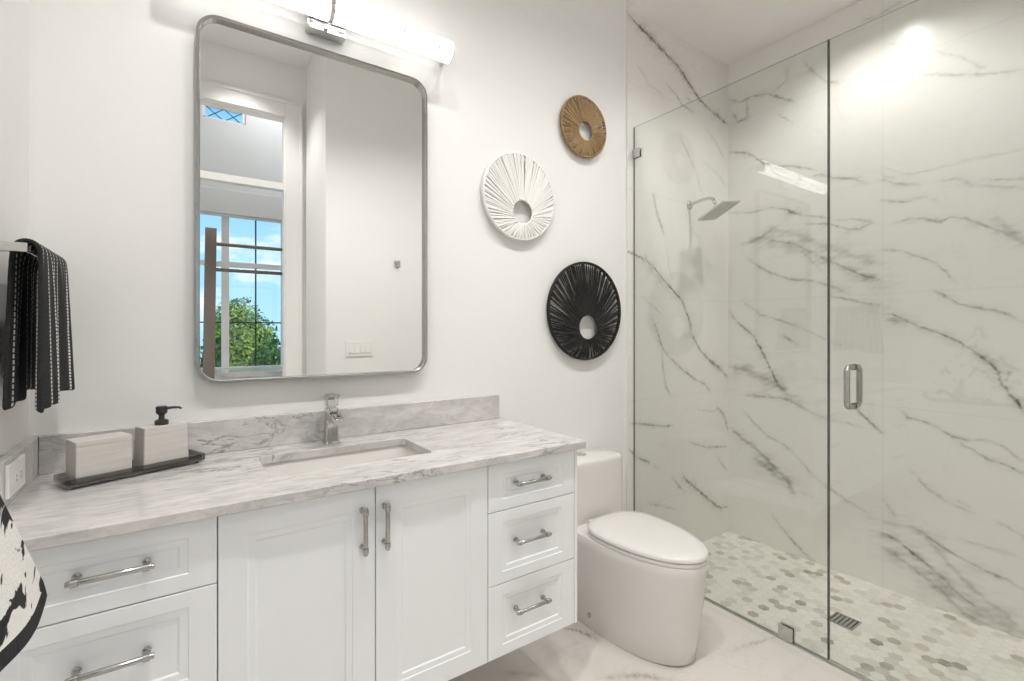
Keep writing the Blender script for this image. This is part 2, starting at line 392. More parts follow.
VEINS_END=[
(0.0141,0.55,[(-0.022,2.873),(-0.095,2.823),(-0.172,2.834),(-0.277,2.807),(-0.354,2.747),(-0.433,2.697)]),
(0.0146,0.5,[(-0.029,2.793),(-0.081,2.7),(-0.144,2.704),(-0.138,2.813)]),
(0.0247,0.35,[(-0.302,2.807),(-0.354,2.825),(-0.391,2.853),(-0.391,2.914)]),
(0.0151,0.35,[(-0.485,2.922),(-0.542,2.828),(-0.608,2.747),(-0.67,2.715)]),
(0.0119,0.2,[(-0.451,2.851),(-0.534,2.832)]),
(0.0098,0.4,[(-0.342,2.65),(-0.422,2.572)]),
(0.0138,0.5,[(-0.022,2.519),(-0.144,2.475),(-0.252,2.376),(-0.379,2.32),(-0.485,2.282),(-0.558,2.246)]),
(0.0103,0.45,[(-0.507,2.216),(-0.575,2.217),(-0.65,2.179),(-0.77,2.147)]),
(0.0111,0.35,[(-0.65,2.179),(-0.709,2.163),(-0.76,2.139),(-0.8,2.112)]),
(0.0107,0.35,[(-0.015,2.109),(-0.174,2.083),(-0.302,2.088),(-0.379,2.059),(-0.473,2.004),(-0.564,1.974),(-0.66,1.936),(-0.741,1.928),(-0.809,1.902),(-0.868,1.875)]),
(0.0182,0.7,[(-0.379,2.059),(-0.473,2.004)]),
(0.009,0.5,[(-0.496,1.949),(-0.619,1.92),(-0.719,1.874),(-0.78,1.868),(-0.827,1.888)]),
(0.0417,0.35,[(-0.117,1.884),(-0.226,1.906),(-0.302,1.946),(-0.428,1.906),(-0.542,1.832),(-0.66,1.768),(-0.76,1.714),(-0.868,1.667)]),
(0.0193,0.3,[(-0.117,1.884),(-0.226,1.906),(-0.302,1.946)]),
(0.012,0.5,[(-0.252,1.901),(-0.439,1.835),(-0.529,1.775),(-0.619,1.714)]),
(0.0121,0.75,[(-0.619,1.714),(-0.7,1.664),(-0.8,1.608),(-0.868,1.575)]),
(0.0375,0.56,[(-0.804,1.602),(-0.868,1.58)]),
(0.0524,0.25,[(-0.252,1.889),(-0.468,1.795),(-0.68,1.664),(-0.868,1.554)]),
(0.0157,0.45,[(-0.144,1.785),(-0.2,1.738),(-0.29,1.675),(-0.416,1.626),(-0.542,1.603),(-0.619,1.574),(-0.67,1.547),(-0.719,1.513)]),
(0.0104,0.5,[(-0.629,1.507),(-0.719,1.485),(-0.818,1.457),(-0.868,1.449)]),
(0.0094,0.22,[(-0.473,1.794),(-0.55,1.702),(-0.598,1.644)]),
(0.0163,0.6,[(-0.131,1.487),(-0.174,1.459)]),
(0.0126,0.42,[(-0.174,1.459),(-0.226,1.416),(-0.329,1.382),(-0.439,1.342)]),
(0.0093,0.3,[(-0.439,1.342),(-0.575,1.281),(-0.68,1.231)]),
(0.011,0.6,[(-0.373,1.279),(-0.445,1.234)]),
(0.0128,0.75,[(-0.022,1.438),(-0.072,1.366),(-0.187,1.278),(-0.233,1.195),(-0.283,1.089),(-0.335,0.981),(-0.404,0.916)]),
(0.0512,0.56,[(-0.022,1.074),(-0.131,1.06),(-0.239,1.016),(-0.329,0.974),(-0.404,0.916)]),
(0.0182,0.45,[(-0.144,0.894),(-0.379,0.894),(-0.473,0.862),(-0.542,0.823),(-0.619,0.806)]),
(0.0167,0.3,[(-0.619,0.806),(-0.719,0.799),(-0.781,0.784)]),
(0.0108,0.98,[(-0.76,0.888),(-0.8,0.844),(-0.872,0.775)]),
(0.0108,0.35,[(-0.117,0.783),(-0.174,0.726),(-0.271,0.652),(-0.387,0.605),(-0.468,0.537),(-0.534,0.47),(-0.609,0.419),(-0.705,0.372),(-0.827,0.316)]),
(0.0255,0.7,[(-0.022,0.662),(-0.12,0.592),(-0.213,0.542),(-0.314,0.46),(-0.399,0.394),(-0.428,0.329)]),
(0.0379,0.7,[(-0.197,0.484),(-0.357,0.404)]),
(0.0119,0.4,[(-0.468,0.364),(-0.496,0.336)]),
(0.0124,0.3,[(-0.296,0.16),(-0.387,0.072)]),
(0.0156,0.6,[(-0.387,0.072),(-0.482,-0.006),(-0.54,-0.039)]),
(0.0102,0.3,[(-0.888,2.822),(-0.958,2.787),(-1.025,2.734),(-1.074,2.71)]),
(0.0124,0.25,[(-1.082,2.702),(-1.127,2.658),(-1.188,2.615),(-1.251,2.541),(-1.293,2.499)]),
(0.0141,0.32,[(-1.015,2.598),(-1.089,2.575),(-1.173,2.533),(-1.278,2.492),(-1.334,2.476),(-1.393,2.463)]),
(0.0073,0.2,[(-0.879,2.177),(-0.958,2.123),(-1.015,2.103),(-1.105,2.108),(-1.188,2.118),(-1.278,2.11),(-1.384,2.116)]),
(0.0129,0.38,[(-0.883,2.107),(-0.949,2.071),(-1.033,2.045)]),
(0.0105,0.3,[(-0.883,2.128),(-0.933,2.109)]),
(0.014,0.32,[(-1.127,2.039),(-1.165,2.043),(-1.196,2.021),(-1.231,1.986),(-1.278,1.974),(-1.393,1.937)]),
(0.0091,0.4,[(-1.258,2.01),(-1.293,2.0),(-1.393,1.979)]),
(0.0102,0.42,[(-0.874,2.003),(-0.933,1.985),(-0.999,1.97),(-1.049,1.979),(-1.097,1.953)]),
(0.012,0.5,[(-0.924,1.875),(-0.974,1.881),(-1.041,1.876),(-1.112,1.845),(-1.149,1.859),(-1.203,1.844),(-1.278,1.79),(-1.334,1.751),(-1.393,1.697)]),
(0.0313,0.49,[(-1.308,1.815),(-1.393,1.706)]),
(0.0102,0.38,[(-0.879,1.738),(-0.966,1.721),(-1.025,1.69),(-1.097,1.646)]),
(0.0121,0.38,[(-1.089,1.65),(-1.134,1.596),(-1.169,1.546)]),
(0.0108,0.5,[(-1.089,1.507),(-1.134,1.475),(-1.18,1.439),(-1.272,1.411),(-1.321,1.4),(-1.393,1.35)]),
(0.0129,0.55,[(-0.879,1.402),(-0.933,1.39),(-1.015,1.34)]),
(0.0116,0.8,[(-1.015,1.34),(-1.105,1.3),(-1.188,1.253),(-1.231,1.214),(-1.278,1.172),(-1.313,1.128),(-1.318,1.093),(-1.34,1.047),(-1.371,1.004),(-1.396,0.954)]),
(0.0364,0.49,[(-0.879,1.389),(-0.974,1.341)]),
(0.0276,0.31,[(-1.224,1.23),(-1.334,1.13)]),
(0.0099,0.6,[(-1.34,1.085),(-1.353,1.127)]),
(0.0134,0.22,[(-1.321,1.165),(-1.393,1.134)]),
(0.0106,0.5,[(-0.958,0.903),(-0.987,0.866),(-1.041,0.86),(-1.097,0.839)]),
(0.0101,0.65,[(-1.097,0.839),(-1.158,0.803),(-1.21,0.793)]),
(0.01,0.35,[(-1.21,0.793),(-1.293,0.808),(-1.334,0.788),(-1.393,0.733)]),
(0.0101,0.75,[(-1.188,0.773),(-1.238,0.75),(-1.278,0.721),(-1.334,0.707),(-1.393,0.681)]),
(0.0146,0.32,[(-1.007,0.594),(-1.057,0.534),(-1.127,0.494),(-1.196,0.464),(-1.238,0.457)]),
(0.0095,0.25,[(-1.149,0.51),(-1.217,0.48)]),
(0.0084,0.35,[(-0.879,0.422),(-0.933,0.35)]),
(0.0137,0.85,[(-0.874,0.241),(-0.933,0.23),(-0.991,0.195),(-1.057,0.15),(-1.12,0.112)]),
(0.0118,0.5,[(-1.12,0.112),(-1.173,0.06),(-1.231,0.028),(-1.286,0.008)]),
(0.0472,0.77,[(-0.874,0.231),(-0.924,0.222)]),
(0.0247,0.59,[(-0.879,0.169),(-0.958,0.136),(-1.049,0.082),(-1.134,0.028),(-1.21,-0.034),(-1.278,-0.042)]),
(0.0701,0.35,[(-1.041,0.155),(-1.134,0.075),(-1.251,0.01),(-1.346,-0.025),(-1.393,-0.041)]),
(0.0241,0.39,[(-0.888,0.301),(-0.991,0.314),(-1.049,0.297),(-1.134,0.202),(-1.195,0.139),(-1.251,0.086),(-1.334,0.04),(-1.393,-0.015)]),
(0.0141,0.55,[(-1.033,0.306),(-1.089,0.276),(-1.149,0.248),(-1.21,0.222),(-1.278,0.206),(-1.346,0.199),(-1.393,0.175)]),
(0.0116,0.45,[(-1.32,0.443),(-1.346,0.433),(-1.393,0.403)]),
(0.0065,0.3,[(-1.173,0.326),(-1.238,0.318),(-1.371,0.318)]),
(0.0075,0.35,[(-1.047,0.366),(-1.07,0.344)]),
(0.0159,0.45,[(-0.954,3.006),(-0.868,2.991),(-0.786,2.992)]),
]
VEINS_FLOOR=[
(0.0134,0.45,[(1.848,-0.746),(1.986,-0.779),(2.101,-0.81)]),
(0.0104,0.75,[(1.364,-0.22),(1.385,-0.243),(1.421,-0.293),(1.441,-0.341),(1.455,-0.388)]),
(0.0189,0.49,[(1.287,-0.552),(1.433,-0.633),(1.509,-0.711)]),
(0.0191,0.42,[(1.006,-0.314),(1.12,-0.418)]),
]

# ------------------------------------------------------------------ the setting
def vein_grid(name, plane, a0, a1, b0, b1, step, fixed, veins, joints_a, joints_b, mat, seed=0):
    """A tiled surface as a fine mesh whose points carry how much vein and joint they hold.
    plane 'xz' (wall facing -y), 'yz' (wall facing -x) or 'xy' (floor); a, b are its two axes in metres."""
    rng = np.random.default_rng(seed)
    na, nb = int(round((a1 - a0) / step)) + 1, int(round((b1 - b0) / step)) + 1
    A, B = np.meshgrid(np.linspace(a0, a1, na), np.linspace(b0, b1, nb), indexing='ij')
    # gentle wander so that the veins are not ruled straight
    def wander(ph):
        r = np.zeros_like(A)
        for k in range(7):
            fx, fy = rng.normal(0, 1, 2) * (14 + 14 * k); r += np.sin(A * fx + B * fy + rng.uniform(0, 6.28)) / (1.4 + k)
        return r
    wa, wb = wander(0) * 0.0022, wander(1) * 0.0022
    def fray(amp):
        r = np.zeros_like(A)
        for k in range(6):
            fx, fy = rng.normal(0, 1, 2) * (120 + 55 * k); r += np.sin(A * fx + B * fy + rng.uniform(0, 6.28))
        return r * amp
    wa, wb = wa + fray(0.0011), wb + fray(0.0011)
    rough = 0.5 + 0.5 * np.clip(wander(2) * 0.45 + fray(0.22), -1, 1)
    V = np.zeros_like(A)
    for w, d, pts in veins:
        w = max(w * 0.85, 0.0055)
        P = np.array(pts)
        n = len(P) - 1
        lens = np.hypot(*(P[1:] - P[:-1]).T); cum = np.concatenate([[0], np.cumsum(lens)]); tot = cum[-1]
        m = 3.5 * w + 0.02
        ia = np.where((A[:, 0] > P[:, 0].min() - m) & (A[:, 0] < P[:, 0].max() + m))[0]
        ib = np.where((B[0] > P[:, 1].min() - m) & (B[0] < P[:, 1].max() + m))[0]
        if len(ia) == 0 or len(ib) == 0: continue
        sl = np.ix_(ia, ib)
        a, b = A[sl] + wa[sl], B[sl] + wb[sl]
        best = np.full(a.shape, 9.0); at = np.zeros(a.shape)
        for k in range(n):
            p, q = P[k], P[k + 1]; e = q - p; l2 = (e ** 2).sum()
            tt = np.clip(((a - p[0]) * e[0] + (b - p[1]) * e[1]) / max(l2, 1e-9), 0, 1)
            dd = np.hypot(a - p[0] - tt * e[0], b - p[1] - tt * e[1])
            hit = dd < best; best[hit] = dd[hit]; at[hit] = (cum[k] + tt * lens[k])[hit] / max(tot, 1e-9)
        ww = w * (0.55 + 0.75 * rough[sl])
        ph = rng.uniform(0, 6.28, 3); arc = at * tot
        vary = np.clip(0.85 + 0.20 * np.sin(arc * 190 + ph[2]) * rough[sl] + 0.26 * np.sin(arc * 31 + ph[0]) + 0.22 * np.sin(arc * 77 + ph[1]) + 0.16 * np.sin(arc * 12 + ph[2]), 0.42, 1.25)
        if w > 0.02: vary = 0.50 + 0.40 * rough[sl]
        prof = vary * np.exp(-(best / (0.58 * ww)) ** 2) + 0.26 * (0.3 + rough[sl]) * np.exp(-(best / (2.3 * ww)) ** 2)
        ends = np.clip(np.minimum(at, 1 - at) * tot / 0.04, 0.55, 1)
        V[sl] = np.maximum(V[sl], 0) + (1 - np.maximum(V[sl], 0)) * np.clip(prof * d * ends, 0, 1)
    J = np.zeros_like(A)
    for p in joints_a: J = np.maximum(J, np.clip(1.4 - np.abs(A - p) / step, 0, 1))
    for p in joints_b: J = np.maximum(J, np.clip(1.4 - np.abs(B - p) / step, 0, 1))
    F = np.full_like(A, fixed)
    X = {'xz': (A, F, B), 'yz': (F, A, B), 'xy': (A, B, F)}[plane]
    co = np.stack([x.ravel() for x in X], 1).astype(np.float32)
    idx = np.arange(na * nb).reshape(na, nb)
    q = np.stack([idx[:-1, :-1], idx[1:, :-1], idx[1:, 1:], idx[:-1, 1:]], -1).reshape(-1, 4)
    if plane == 'yz': q = q[:, ::-1]
    me = bpy.data.meshes.new(name)
    me.vertices.add(len(co)); me.vertices.foreach_set('co', co.ravel())
    me.loops.add(q.size); me.loops.foreach_set('vertex_index', q.ravel().astype(np.int32))
    me.polygons.add(len(q)); me.polygons.foreach_set('loop_start', np.arange(0, q.size, 4, dtype=np.int32))
    me.update(calc_edges=True)
    for nm, arr in (('vein', V), ('joint', J)):
        at = me.attributes.new(nm, 'FLOAT', 'POINT'); at.data.foreach_set('value', arr.ravel().astype(np.float32))
    me.materials.append(mat)
    o = bpy.data.objects.new(name, me); COL.objects.link(o); o['kind'] = 'structure'
    return o

H_MAIN, H_SHOWER, X_SH, X_END = 3.75, 3.11, 2.056, 3.05
def sbox(name, lo, hi, mat):
    bm = new_bm(); add_box(bm, lo, hi); return struct(name, bm, mat)
def sboxes(name, boxes, mat, bevel=None):
    bm = new_bm()
    for lo, hi in boxes: add_box(bm, lo, hi)
    return struct(name, bm, mat, bevel=bevel)

sbox('wall_back', (-0.45, 0.0, -0.1), (X_SH, 0.12, H_MAIN), WHITE_WALL)
sbox('wall_left', (-0.45, -4.2, -0.1), (-0.35, 0.0, 4.3), WHITE_WALL)
sbox('wall_rear', (0.95, -3.075, -0.1), (3.25, -2.2, H_MAIN), WHITE_WALL)
sboxes('wall_nook', [((-0.35, -3.075, -0.1), (-0.20, -2.955, H_MAIN)), ((0.772, -3.075, -0.1), (0.95, -2.955, H_MAIN)),
                     ((-0.20, -3.075, 3.26), (0.772, -2.955, H_MAIN))], WHITE_WALL)
sbox('ceiling_main', (-0.45, -3.075, H_MAIN), (3.25, 0.12, H_MAIN + 0.1), CEIL_PAINT)
sbox('ceiling_shower', (X_SH + 0.004, -2.2, H_SHOWER), (3.25, 0.12, H_MAIN), CEIL_PAINT)
# tiled shower walls (solid backing and the tiled face)
vein_grid('wall_shower_head', 'xz', X_SH, X_END, -0.06, H_SHOWER, 0.004, -0.010, VEINS_HEAD, [], [0.307, 0.915, 1.507, 2.107, 2.707], TILE, 3)
vein_grid('wall_shower_end', 'yz', -2.2, -0.010, -0.06, H_SHOWER, 0.004, X_END, VEINS_END, [-0.88, -2.08], [0.307, 0.915, 1.507, 2.107, 2.707], TILE, 4)
sboxes('wall_shower_backing', [((X_SH, -0.0095, -0.1), (X_END + 0.12, 0.12, H_SHOWER)), ((X_END + 0.0005, -2.2, -0.1), (X_END + 0.12, 0.0, H_SHOWER))], TILE)
sbox('wall_shower_stub', (2.06, -2.2, -0.1), (2.16, -1.82, H_SHOWER), TILE)
# floors
vein_grid('floor', 'xy', -0.35, 2.10, -2.2, 0.0, 0.01, 0.0, VEINS_FLOOR, [0.86, 2.06], [-0.35, -0.95, -1.55, -2.15], FLOOR_TILE, 5)
sboxes('floor_base', [((-0.35, -4.2, -0.14), (0.95, -2.2, 0.0)), ((-0.35, -2.2, -0.14), (2.10, 0.0, -0.001))], FLOOR_TILE)

# hexagon mosaic of the shower floor: one mesh, each tile a shade of its own
MOSAIC = node_mat('hexagon_marble_mosaic'); t = NT(MOSAIC)
sh = t.n('ShaderNodeAttribute', attribute_name='shade').outputs['Fac']
tn = t.n('ShaderNodeAttribute', attribute_name='tone').outputs['Fac']
mot = t.noise(t.obj(), 26, 4, 0.6)
dk = t.mix(tn, rgb(0.25, 0.245, 0.20), rgb(0.47, 0.38, 0.28))
f = t.math('MULTIPLY', sh, t.math('MULTIPLY_ADD', mot, 1.0, 0.5), clamp=True)
col = t.mix(mot, rgb(0.93, 0.905, 0.865), rgb(0.87, 0.84, 0.79))
t.bsdf(base=t.mix(f, col, dk), rough=0.28)
GROUT = painted('pale_grout', (0.74, 0.72, 0.68), 0.8, 0.05, 80)
def mosaic_floor():
    rng = random.Random(11)
    bm = new_bm(); R = 0.0264; pitch = 0.0480; row = pitch * math.sqrt(3) / 2
    x0, x1, y0, y1, z = 2.108, X_END, -2.2, -0.010, -0.045
    la, lb = bm.verts.layers.float.new('shade'), bm.verts.layers.float.new('tone')
    j = 0; y = y0
    while y < y1 + row:
        x = x0 + (pitch / 2 if j % 2 else 0)
        while x < x1 + pitch:
            r = rng.random()
            s = rng.uniform(0.0, 0.10) if r < 0.62 else (rng.uniform(0.12, 0.36) if r < 0.86 else rng.uniform(0.42, 0.88))
            tn = rng.random()
            pts = []
            for k in range(6):
                a = math.radians(30 + 60 * k)
                pts.append((min(max(x + R * math.cos(a), x0), x1), min(max(y + R * math.sin(a), y0), y1)))
            if max(p[0] for p in pts) - min(p[0] for p in pts) > 0.004 and max(p[1] for p in pts) - min(p[1] for p in pts) > 0.004:
                vs = [bm.verts.new((px, py, z)) for px, py in pts]
                for v in vs: v[la] = s; v[lb] = tn
                try: bm.faces.new(vs)
                except ValueError: pass
            x += pitch
        y += row; j += 1
    return struct('floor_shower_mosaic', bm, MOSAIC, recalc=False)
mosaic_floor()
sbox('floor_shower', (2.10, -2.2, -0.14), (X_END + 0.01, 0.0, -0.0465), GROUT)
sbox('trim_1', (2.098, -1.82, -0.046), (2.123, -0.010, 0.003), STEEL)          # metal threshold strip below the glass

# rear opening with casing and transom bar, seen in the mirror
sboxes('trim_2', [((0.772, -2.957, 0.0), (0.917, -2.935, 3.405)), ((-0.345, -2.957, 0.0), (-0.20, -2.935, 3.405)), ((-0.20, -2.957, 3.26), (0.772, -2.935, 3.405)),
                  ((0.890, -2.957, 0.0), (0.917, -2.925, 3.405)), ((-0.345, -2.957, 3.378), (0.890, -2.925, 3.405))], TRIM_WHITE, 0.004)
sboxes('trim_3', [((-0.20, -3.04, 2.594), (0.763, -2.96, 2.655)), ((0.763, -3.04, 0.0), (0.772, -2.96, 3.26)), ((-0.20, -3.04, 3.235), (0.763, -2.96, 3.26))], TRIM_WHITE)
# the alcove behind it
WY = -4.10
sboxes('wall_alcove', [((-0.35, WY - 0.1, 0.0), (1.6, WY, 0.87)), ((-0.35, WY - 0.1, 2.60), (1.6, WY, 3.54)), ((-0.35, WY - 0.1, 3.69), (1.6, WY, 4.3)),
                       ((0.97, WY - 0.1, 0.87), (1.6, WY, 2.60)), ((-0.35, WY - 0.1, 3.54), (0.17, WY, 3.69)), ((0.57, WY - 0.1, 3.54), (1.6, WY, 3.69)),
                       ((-0.35, WY - 0.1, 0.87), (-0.30, WY, 2.60)), ((1.6, WY - 0.1, 0.0), (1.7, -3.075, 4.3)), ((-0.35, -3.17, H_MAIN + 0.1), (1.7, -3.075, 4.3))], GREY_WALL)
sbox('ceiling_alcove', (-0.45, WY - 0.1, 4.3), (1.7, -3.075, 4.4), CEIL_PAINT)
sbox('floor_alcove', (0.95, WY, -0.14), (1.6, -3.075, 0.0), FLOOR_TILE)
sbox('trim_4', (-0.35, WY, 0.0), (1.6, -3.50, 0.865), TRIM_WHITE)               # boxed base below the marble ledge
sbox('trim_5', (-0.35, WY + 0.001, 0.865), (1.6, -3.46, 0.915), TOP_MARBLE)     # marble ledge
# window: white frame and mullion, dark muntins, one pane
bm = new_bm()
for lo, hi in (((0.925, 0.87), (0.97, 2.60)), ((-0.30, 0.87), (-0.255, 2.60)), ((-0.255, 0.87), (0.925, 0.925)), ((-0.255, 2.55), (0.925, 2.60)), ((0.345, 0.925), (0.415, 2.55)), ((-0.255, 2.00), (0.345, 2.05)), ((0.415, 2.00), (0.925, 2.05))):
    add_box(bm, (lo[0], WY - 0.08, lo[1]), (hi[0], WY - 0.02, hi[1]))
win = struct('window_1', bm, TRIM_WHITE)
bm = new_bm()
for x in (0.67, 0.04): add_box(bm, (x - 0.007, WY - 0.062, 0.925), (x + 0.007, WY - 0.045, 2.55))
add_box(bm, (-0.255, WY - 0.062, 1.395), (0.925, WY - 0.045, 1.409))
obj('muntin', bm, SLOT_DARK, win)
box_obj('pane', (-0.27, WY - 0.056, 0.90), (0.94, WY - 0.052, 2.56), PANE, win)
bm = new_bm()
add_box(bm, (0.17, WY - 0.08, 3.54), (0.20, WY - 0.02, 3.69)); add_box(bm, (0.54, WY - 0.08, 3.54), (0.57, WY - 0.02, 3.69))
add_box(bm, (0.17, WY - 0.08, 3.54), (0.57, WY - 0.02, 3.555)); add_box(bm, (0.17, WY - 0.08, 3.675), (0.57, WY - 0.02, 3.69))
win2 = struct('window_2', bm, TRIM_WHITE)
bm = new_bm()
for k in range(2):
    xa, xb = 0.205 + 0.17 * k, 0.365 + 0.17 * k
    add_tube(bm, [(xa, WY - 0.05, 3.555), (xb, WY - 0.05, 3.675)], 0.005, 6); add_tube(bm, [(xb, WY - 0.05, 3.555), (xa, WY - 0.05, 3.675)], 0.005, 6)
obj('lattice', bm, SLOT_DARK, win2)
box_obj('pane', (0.19, WY - 0.066, 3.545), (0.55, WY - 0.062, 3.685), PANE, win2)

# ------------------------------------------------------------------ vanity: three cabinet units, worktop, basin, tap
YF = -0.550                                                  # plane of the door and drawer faces
def panel_front(x0, x1, z0, z1, rail, rail_z):
    """A recessed-panel door or drawer face with a small stepped moulding, 2 cm thick."""
    bm = new_bm()
    g = 0.0014
    x0 += g; x1 -= g; z0 += g; z1 -= g
    def ring(i, y):
        k = i if i < 0.01 else i - rail + rail_z
        return [(x0 + i, y, z0 + k), (x1 - i, y, z0 + k), (x1 - i, y, z1 - k), (x0 + i, y, z1 - k)]
    loops = [ring(0.0, YF + 0.02), ring(0.0, YF + 0.0012), ring(0.0012, YF), ring(rail, YF), ring(rail + 0.002, YF + 0.0022), ring(rail + 0.017, YF + 0.0032), ring(rail + 0.021, YF + 0.0065)]
    add_loft(bm, loops, True, True)
    return bm
def bar_pull(parent, a, b, name='pull'):
    """A round bar on two collared posts, from a to b along its face."""
    a, b = Vector(a), Vector(b); d = (b - a).normalized()
    bm = new_bm()
    y = YF - 0.030
    A, B = Vector((a.x, y, a.z)), Vector((b.x, y, b.z))
    add_tube(bm, [A, A + d * 0.002, B - d * 0.002, B], [0.0052, 0.0062, 0.0062, 0.0052], 14)
    for p in (A + d * 0.014, B - d * 0.014):
        add_tube(bm, [(p.x, YF + 0.001, p.z), (p.x, YF - 0.004, p.z), (p.x, YF - 0.005, p.z), (p.x, y, p.z)], [0.0085, 0.0085, 0.0055, 0.0055], 14)
        add_tube(bm, [p - d * 0.006, p + d * 0.006], 0.0082, 14)
    return obj(name, bm, PULL_METAL, parent, smooth=40)
ZB, ZT = 0.247, 0.880
def cabinet(name, label, x0, x1, bx0, bx1):
    t_ = thing(name, label, 'cabinet', ((x0 + x1) / 2, -0.28, ZB))
    bm = new_bm()
    y0 = YF + 0.021
    for lo, hi in (((bx0, y0, ZB), (bx0 + 0.016, -0.002, ZT + 0.003)), ((bx1 - 0.016, y0, ZB), (bx1, -0.002, ZT + 0.003)), ((bx0 + 0.016, y0, ZB), (bx1 - 0.016, -0.002, ZB + 0.018)),
                   ((bx0 + 0.016, -0.02, ZB + 0.018), (bx1 - 0.016, -0.002, ZT - 0.2)), ((bx0 + 0.016, y0, ZT - 0.05), (bx1 - 0.016, y0 + 0.02, ZT + 0.003)),
                   ((bx0 + 0.016, y0 + 0.001, ZB + 0.018), (bx1 - 0.016, y0 + 0.006, ZT - 0.05))):
        add_box(bm, lo, hi)
    obj('body', bm, CAB_WHITE, t_)
    return t_
def drawer_bank(name, label, x0, x1, bx0, bx1, pull_x):
    c = cabinet(name, label, x0, x1, bx0, bx1)
    for (z0, z1), pz in zip(((0.723, ZT), (0.485, 0.723), (ZB, 0.485)), (0.808, 0.616, 0.388)):
        d = obj('drawer', panel_front(x0, x1, z0, z1, 0.054, 0.036), CAB_WHITE, c)
        bar_pull(d, (pull_x - 0.071, 0, pz), (pull_x + 0.071, 0, pz))
    return c
drawer_bank('drawer_cabinet', 'white three-drawer vanity unit in the corner under the towels', -0.318, 0.068, -0.345, 0.066, -0.120)
rb = drawer_bank('drawer_cabinet', 'white three-drawer vanity unit next to the toilet', 0.807, 1.176, 0.809, 1.1765, 0.972)
box_obj('end_panel', (1.1768, YF, ZB), (1.190, -0.002, ZT + 0.003), CAB_WHITE, rb, 0.001)
sk = cabinet('sink_cabinet', 'white two-door vanity unit under the basin', 0.068, 0.807, 0.0675, 0.8075)
for x0, x1, px in ((0.068, 0.4415, 0.405), (0.4415, 0.807, 0.466)):
    d = obj('door', panel_front(x0, x1, ZB, ZT, 0.060, 0.060), CAB_WHITE, sk)
    bar_pull(d, (px, 0, 0.708), (px, 0, 0.836))
box_obj('filler_strip', (-0.346, YF + 0.006, ZB), (-0.3185, YF + 0.02, ZT), CAB_WHITE, bpy.data.objects['drawer_cabinet'], 0.001)

def slab_with_hole(outer, inner, z0, z1, mat_top=0):
    bm = new_bm()
    def ringv(p, z): return [bm.verts.new((x, y, z)) for x, y in p]
    o1, i1, o0, i0 = ringv(outer, z1), ringv(inner, z1), ringv(outer, z0), ringv(inner, z0)
    def edges(r): return [bm.edges.new((r[k], r[(k + 1) % len(r)])) for k in range(len(r))]
    for o_, i_ in ((o1, i1), (o0, i0)):
        bmesh.ops.triangle_fill(bm, use_beauty=True, edges=edges(o_) + edges(i_))
    for a, b in ((o1, o0), (i1, i0)):
        for k in range(len(a)):
            q = (k + 1) % len(a); bm.faces.new((a[k], a[q], b[q], b[k]))
    return bm
top = thing('vanity_countertop', 'pale grey-veined marble worktop with upstand along the whole vanity', 'countertop', (0.43, -0.28, 0.885))
HOLE = rrect(0.198, 0.684, -0.408, -0.148, 0.022)
obj('slab', slab_with_hole([(-0.349, -0.573), (1.213, -0.573), (1.213, -0.001), (-0.349, -0.001)], HOLE, 0.8845, 0.910), TOP_MARBLE, top, bevel=0.0025)
box_obj('backsplash', (-0.328, -0.021, 0.9103), (1.194, -0.001, 1.018), SPLASH_MARBLE, top, 0.002)
box_obj('side_splash', (-0.349, -0.570, 0.9103), (-0.3285, -0.001, 1.018), SPLASH_MARBLE, top, 0.002)

sink = thing('undermount_sink', 'white rectangular undermount basin set in the marble worktop', 'sink', (0.44, -0.28, 0.75))
bm = new_bm()
def rl(ins, z, r): return [(x, y, z) for x, y in rrect(0.190 + ins, 0.692 - ins, -0.416 + ins, -0.140 - ins, r)]
add_loft(bm, [rl(-0.012, 0.8835, 0.03), rl(0.0, 0.8835, 0.026), rl(0.004, 0.872, 0.026), rl(0.014, 0.80, 0.03), rl(0.030, 0.772, 0.045), rl(0.07, 0.763, 0.05),
              rl(0.07, 0.752, 0.05), rl(0.016, 0.760, 0.045), rl(0.0, 0.80, 0.03), rl(-0.012, 0.875, 0.03)], False, False)
rows = None
bm.faces.ensure_lookup_table()
bm.verts.ensure_lookup_table()
n = len(rl(0, 0, 0.02))
vs = list(bm.verts)
bm.faces.new(vs[5 * n:6 * n]); bm.faces.new(vs[6 * n:7 * n])
for i in range(n):
    j = (i + 1) % n; bm.faces.new((vs[i], vs[j], vs[9 * n + j], vs[9 * n + i]))
obj('basin', bm, PORCELAIN, sink, smooth=50)
bm = new_bm(); add_lathe(bm, [(0.001, 0.004), (0.022, 0.004), (0.024, 0.0), (0.024, -0.004)], (0.44, -0.26, 0.7632), 24)
obj('drain', bm, CHROME, sink, smooth=40)

tap = thing('basin_faucet', 'short square-bodied chrome mixer tap behind the basin', 'faucet', (0.44, -0.075, 0.910))
bm = new_bm()
def tl(cx, cy, hx, hy, z, r): return [(x, y, z) for x, y in rrect(cx - hx, cx + hx, cy - hy, cy + hy, r, 4)]
add_loft(bm, [tl(0.44, -0.075, 0.026, 0.028, 0.9102, 0.008), tl(0.44, -0.075, 0.026, 0.028, 0.914, 0.008), tl(0.44, -0.075, 0.0225, 0.0245, 0.918, 0.008), tl(0.44, -0.075, 0.0205, 0.0225, 0.97, 0.007),
              tl(0.44, -0.076, 0.021, 0.024, 1.03, 0.007), tl(0.44, -0.076, 0.020, 0.023, 1.036, 0.007)])
obj('body', bm, CHROME, tap, smooth=35)
bm = new_bm()
def sl(y, z, hx, hz): return [(0.44 + px, y, z + pz) for px, pz in rrect(-hx, hx, -hz, hz, 0.005, 3)]
